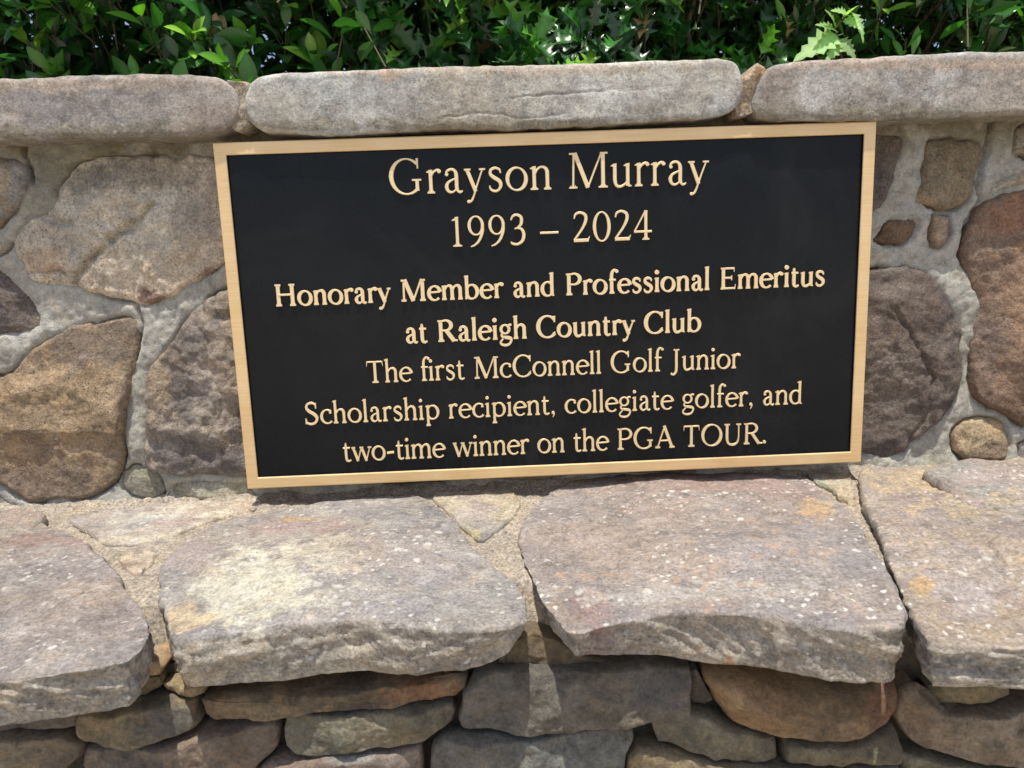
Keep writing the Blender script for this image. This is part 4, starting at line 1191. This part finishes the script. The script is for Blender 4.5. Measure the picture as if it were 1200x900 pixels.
def leaf_geo(kind):
    """unit leaf along +Y, length 1, normal +Z: two halves folded on the midrib"""
    if kind == 'smooth':
        prof = [(0.0, 0.02), (0.12, 0.10), (0.3, 0.19), (0.5, 0.235), (0.68, 0.21), (0.85, 0.12), (1.0, 0.0)]
        fold, curl, wav = 0.35, 0.18, 0.0
    elif kind == 'holly':
        prof = [(0.0, 0.03), (0.10, 0.14), (0.20, 0.34), (0.28, 0.17), (0.42, 0.16), (0.54, 0.36), (0.62, 0.17), (0.76, 0.15), (0.86, 0.30), (0.88, 0.10), (1.06, 0.0)]
        fold, curl, wav = 0.45, 0.30, 0.10
    elif kind == 'lance':
        prof = [(0.0, 0.02), (0.2, 0.09), (0.45, 0.155), (0.65, 0.15), (0.85, 0.08), (1.0, 0.0)]
        fold, curl, wav = 0.3, 0.15, 0.0
    else:          # lobed seedling leaf
        prof = [(0.0, 0.02), (0.07, 0.16), (0.15, 0.27), (0.20, 0.17), (0.32, 0.30), (0.40, 0.17), (0.53, 0.25), (0.60, 0.13), (0.72, 0.17), (0.78, 0.08), (0.88, 0.08), (1.0, 0.0)]
        fold, curl, wav = 0.15, 0.25, 0.06
    V, F = [], []
    for i, (y, w) in enumerate(prof):
        z = -curl * y * y
        dz = wav * (1 if w > 0.25 else -0.3)
        V += [(0, y, z), (-w, y + (0.05 if kind == 'holly' and w > 0.28 else 0), z + w * fold + dz * 0.6), (w, y + (0.05 if kind == 'holly' and w > 0.28 else 0), z + w * fold + dz * 0.6)]
        if i:
            a, b2 = (i - 1) * 3, i * 3
            F += [(a, b2, b2 + 1, a + 1), (a, a + 2, b2 + 2, b2)]
    # petiole
    o = len(V)
    V += [(-0.012, -0.16, 0.0), (0.012, -0.16, 0.0), (0.012, 0.02, 0.004), (-0.012, 0.02, 0.004)]
    F.append((o, o + 1, o + 2, o + 3))
    return np.array(V, float), F

LEAFG = {k: leaf_geo(k) for k in ('smooth', 'holly', 'lance', 'weed')}
LEAFM = {}
def leaf_mesh_shared(kind, tone):
    key = (kind, tone)
    if key not in LEAFM:
        V, F = LEAFG[kind]
        me = bpy.data.meshes.new('leaf')
        me.from_pydata(V.tolist(), [], F)
        me.materials.append(M_WEED if kind == 'weed' else M_LEAF)
        a = me.color_attributes.new('Col', 'FLOAT_COLOR', 'POINT')
        rib = np.where((np.arange(len(V)) % 3 == 0)[:, None], 1.35, 1.0)
        cc = np.ones((len(V), 4), dtype=np.float32)
        cc[:, :3] = np.array(TONES[tone]) * rib
        a.data.foreach_set('color', cc.ravel())
        me.polygons.foreach_set('use_smooth', np.ones(len(me.polygons), dtype=bool))
        LEAFM[key] = me
    return LEAFM[key]
TONES = {'dark': (0.026, 0.092, 0.022), 'mid': (0.045, 0.18, 0.028), 'blue': (0.035, 0.085, 0.035), 'new': (0.11, 0.31, 0.03), 'lime': (0.21, 0.41, 0.05), 'weed': (0.30, 0.47, 0.17), 'dry': (0.36, 0.25, 0.12), 'olive': (0.05, 0.09, 0.02)}

def tube(V, F, p0, p1, r0, r1, n=5):
    p0, p1 = Vector(p0), Vector(p1)
    d = (p1 - p0).normalized()
    u = d.orthogonal().normalized(); w = d.cross(u)
    o = len(V)
    for p, r in ((p0, r0), (p1, r1)):
        for k in range(n):
            a = 2 * math.pi * k / n
            V.append(tuple(p + u * (r * math.cos(a)) + w * (r * math.sin(a))))
    F += [(o + k, o + (k + 1) % n, o + n + (k + 1) % n, o + n + k) for k in range(n)]

def shrub(name, label, group, kinds, x0, x1, seed, L, dens, tones, per=(5, 8), gaps=0.0, y0=0.345, y1=0.95, spread=55):
    r_ = random.Random(seed)
    root = empty(name, ((x0 + x1) / 2, (y0 + y1) / 2, Z_BED))
    tag(root, label, 'shrub')
    zt = 0.80
    leaves = []           # (matrix, kind, tone, visible-score)
    TV, TF = [], []
    # main stems
    for k in range(int((x1 - x0) / 0.10)):
        bx = r_.uniform(x0, x1); by = r_.uniform(y0 + 0.1, y1 - 0.1)
        p = Vector((bx, by, Z_BED - 0.01))
        rr = 0.006
        for s_ in range(7):
            q = p + Vector((r_.uniform(-.05, .05), r_.uniform(-.05, .05), 0.11))
            tube(TV, TF, p, q, rr, rr * 0.85)
            p = q; rr *= 0.85
    nspr = int((x1 - x0) * dens)
    cen = Vector(((x0 + x1) / 2, (y0 + y1) / 2 + 0.1, 0.3))
    HX = rng.normal(size=3) * 20
    tries = 0
    for k in range(nspr):
        x = r_.uniform(x0, x1)
        # more sprigs on the outer faces
        face = r_.random()
        if face < 0.42:
            y = y0 + abs(r_.gauss(0, 0.10)); z = r_.uniform(Z_BED + 0.02, zt)
            out = Vector((r_.uniform(-.6, .6), -1.0, r_.uniform(0.1, 1.1)))
        elif face < 0.52:
            y = r_.uniform(y0, y1); z = zt - abs(r_.gauss(0, 0.08)); out = Vector((r_.uniform(-.5, .5), r_.uniform(-.5, .5), 1))
        else:
            y = r_.uniform(y0, y1); z = r_.uniform(Z_BED + 0.02, zt); out = Vector((r_.uniform(-.8, .8), r_.uniform(-1, 1), r_.uniform(0, 1)))
        # uneven outline
        bump = 0.05 * math.sin(x * 17 + seed) * math.sin(z * 13 + 1.3 * seed)
        y += max(-0.02, bump)
        out.normalize()
        if math.sin(x * 23 + seed) * math.sin(z * 27 + 2 * seed) + 0.7 * math.sin(x * 47 + 1.7 * z * 31) > 0.30 and y < y0 + 0.16:
            y += 0.17                                   # hollows between the leaf clumps
        qx, qy = topx(np.array((x, y, z)))
        if 925 < qx < 1035 and -5 < qy < 110 and y < 0.43: y = 0.43 + r_.random() * 0.1
        p = Vector((x, y, z))
        stl = r_.uniform(0.05, 0.10)
        p0 = p - out * stl + Vector((0, 0.01, -0.02))
        tube(TV, TF, p0, p, 0.0016, 0.0010, 4)
        nl = r_.randint(*per)
        fresh = r_.random()
        quat = out.to_track_quat('Z', 'Y')
        ph0 = r_.uniform(0, 6.28)
        kd = r_.choice(kinds)
        for j in range(nl):
            ph = ph0 + j * 2.4
            up = j / nl
            tilt = math.radians(spread * (1.25 - 0.85 * up) + r_.uniform(-12, 12))
            dirl = Vector((math.cos(ph) * math.sin(tilt), math.sin(ph) * math.sin(tilt), math.cos(tilt)))
            dirw = quat @ dirl
            nrmw = quat @ Vector((-math.cos(ph) * math.cos(tilt), -math.sin(ph) * math.cos(tilt), math.sin(tilt)))
            nrmw = (nrmw + Vector((r_.uniform(-.25, .25), r_.uniform(-.25, .25), 0.55))).normalized()
            xa = dirw.cross(nrmw).normalized(); na = xa.cross(dirw).normalized()
            s_ = L * r_.uniform(0.7, 1.2) * (0.75 if up > 0.7 else 1.0)
            pos = p - out * (stl * 0.7 * (1 - up)) + dirw * (0.16 * s_)
            M = Matrix((( xa.x * s_, dirw.x * s_, na.x * s_, pos.x), (xa.y * s_, dirw.y * s_, na.y * s_, pos.y), (xa.z * s_, dirw.z * s_, na.z * s_, pos.z), (0, 0, 0, 1)))
            if fresh > 0.93 and up > 0.3: tone = 'lime'
            elif fresh > 0.70 and up > 0.35: tone = 'new'
            elif r_.random() < 0.015: tone = 'dry'
            else: tone = r_.choice(tones)
            c = pos + dirw * s_ * 0.5
            pxx, pyy = topx(np.array(c))
            inview = -20 < pxx < 1220 and -20 < pyy < 100
            leaves.append((M, kd, tone, (c.y if inview else 10 + c.y), inview))
    leaves.sort(key=lambda t: t[3])
    shown = [l for l in leaves if l[4]][:290]
    ids = set(id(l) for l in shown)
    for M, kd, tone, _, _ in shown:
        o = bpy.data.objects.new('leaf', leaf_mesh_shared(kd, tone))
        COL.objects.link(o)
        o.parent = root
        o.matrix_world = M
        o.matrix_parent_inverse = Matrix.Translation(-root.location)
        o.matrix_basis = M
    VV, FF, CC = [], [], []
    n0 = 0
    for l in leaves:
        if id(l) in ids: continue
        M, kd, tone, _, _ = l
        V, F = LEAFG[kd]
        Mn = np.array(M)
        W = V @ Mn[:3, :3].T + Mn[:3, 3]
        VV.append(W)
        FF += [tuple(a + n0 for a in f) for f in F]
        rib = np.where((np.arange(len(V)) % 3 == 0)[:, None], 1.35, 1.0)
        CC.append(np.array(TONES[tone]) * rib * r_.uniform(0.75, 1.3))
        n0 += len(V)
    o = mesh_obj('foliage', np.vstack(VV), FF, M_LEAF, root, np.vstack(CC))
    tag(o, kind='stuff')
    tag(mesh_obj('branch', TV, TF, M_TWIG, root), kind='stuff')
    print(name, 'leaves', len(leaves), 'shown', len(shown))
    return root

shrub('broadleaf_shrub', 'dark green shrub with smooth oval leaves above the left coping stone', None, ['smooth'], -1.5, -0.20, 21, 0.043, 2600, ['dark', 'mid', 'mid', 'blue'])
shrub('holly_shrub', 'holly with spiny pointed leaves and dark gaps, above the middle coping stone', None, ['holly'], -0.20, 0.40, 22, 0.047, 2100, ['dark', 'mid', 'blue'], per=(4, 7), spread=62)
shrub('narrow_leaf_shrub', 'shrub with narrow leaves in whorls above the right coping stone', None, ['lance'], 0.38, 1.5, 23, 0.046, 2700, ['dark', 'dark', 'mid', 'olive'])

# pale seedling in front of the holly, standing behind the coping
seed = empty('weed_seedling', tuple(atz(985, 60, 0.24)))
yb = 0.272
b0 = aty(990, 92, yb)
seed.location = tuple(b0)
tag(seed, 'pale green lobed-leaf weed seedling sprouting just behind the right coping stone', 'weed')
TV, TF = [], []
pth = [(990, 98), (984, 50), (978, 34), (990, 20), (1004, 8)]
P3 = [tuple(aty(x, y, yb)) for x, y in pth]
for a, b2 in zip(P3[:-1], P3[1:]):
    tube(TV, TF, a, b2, 0.0011, 0.0009, 6)
for (bx, by, tx, ty, L_, roll) in ((981, 42, 936, 60, 1, 0.2), (979, 36, 962, 22, 1, -0.3), (978, 30, 974, 8, 1, 0.5), (990, 20, 1003, 2, 1, 0.1), (998, 14, 1020, 42, 1, 0.6), (984, 46, 1004, 64, 1, -0.3),
                                   (979, 40, 962, 58, 1, 0.5), (994, 18, 980, 6, 1, 0.0), (990, 22, 1010, 30, 1, -0.4), (984, 52, 972, 66, 1, 0.2)):
    A_ = Vector(aty(bx, by, yb)); yo = yb - 0.02
    B_ = Vector(aty(tx, ty, yo))
    d = B_ - A_
    s_ = d.length
    dirw = d.normalized()
    nrm = Vector((roll, -0.8, 0.6)).normalized()
    xa = dirw.cross(nrm).normalized(); na = xa.cross(dirw)
    M = Matrix(((xa.x * s_, dirw.x * s_, na.x * s_, A_.x), (xa.y * s_, dirw.y * s_, na.y * s_, A_.y), (xa.z * s_, dirw.z * s_, na.z * s_, A_.z), (0, 0, 0, 1)))
    o = bpy.data.objects.new('leaf', leaf_mesh_shared('weed', 'weed'))
    COL.objects.link(o); o.parent = seed
    o.matrix_parent_inverse = Matrix.Translation(-seed.location); o.matrix_basis = M
mesh_obj('stem', TV, TF, M_TWIG, seed)
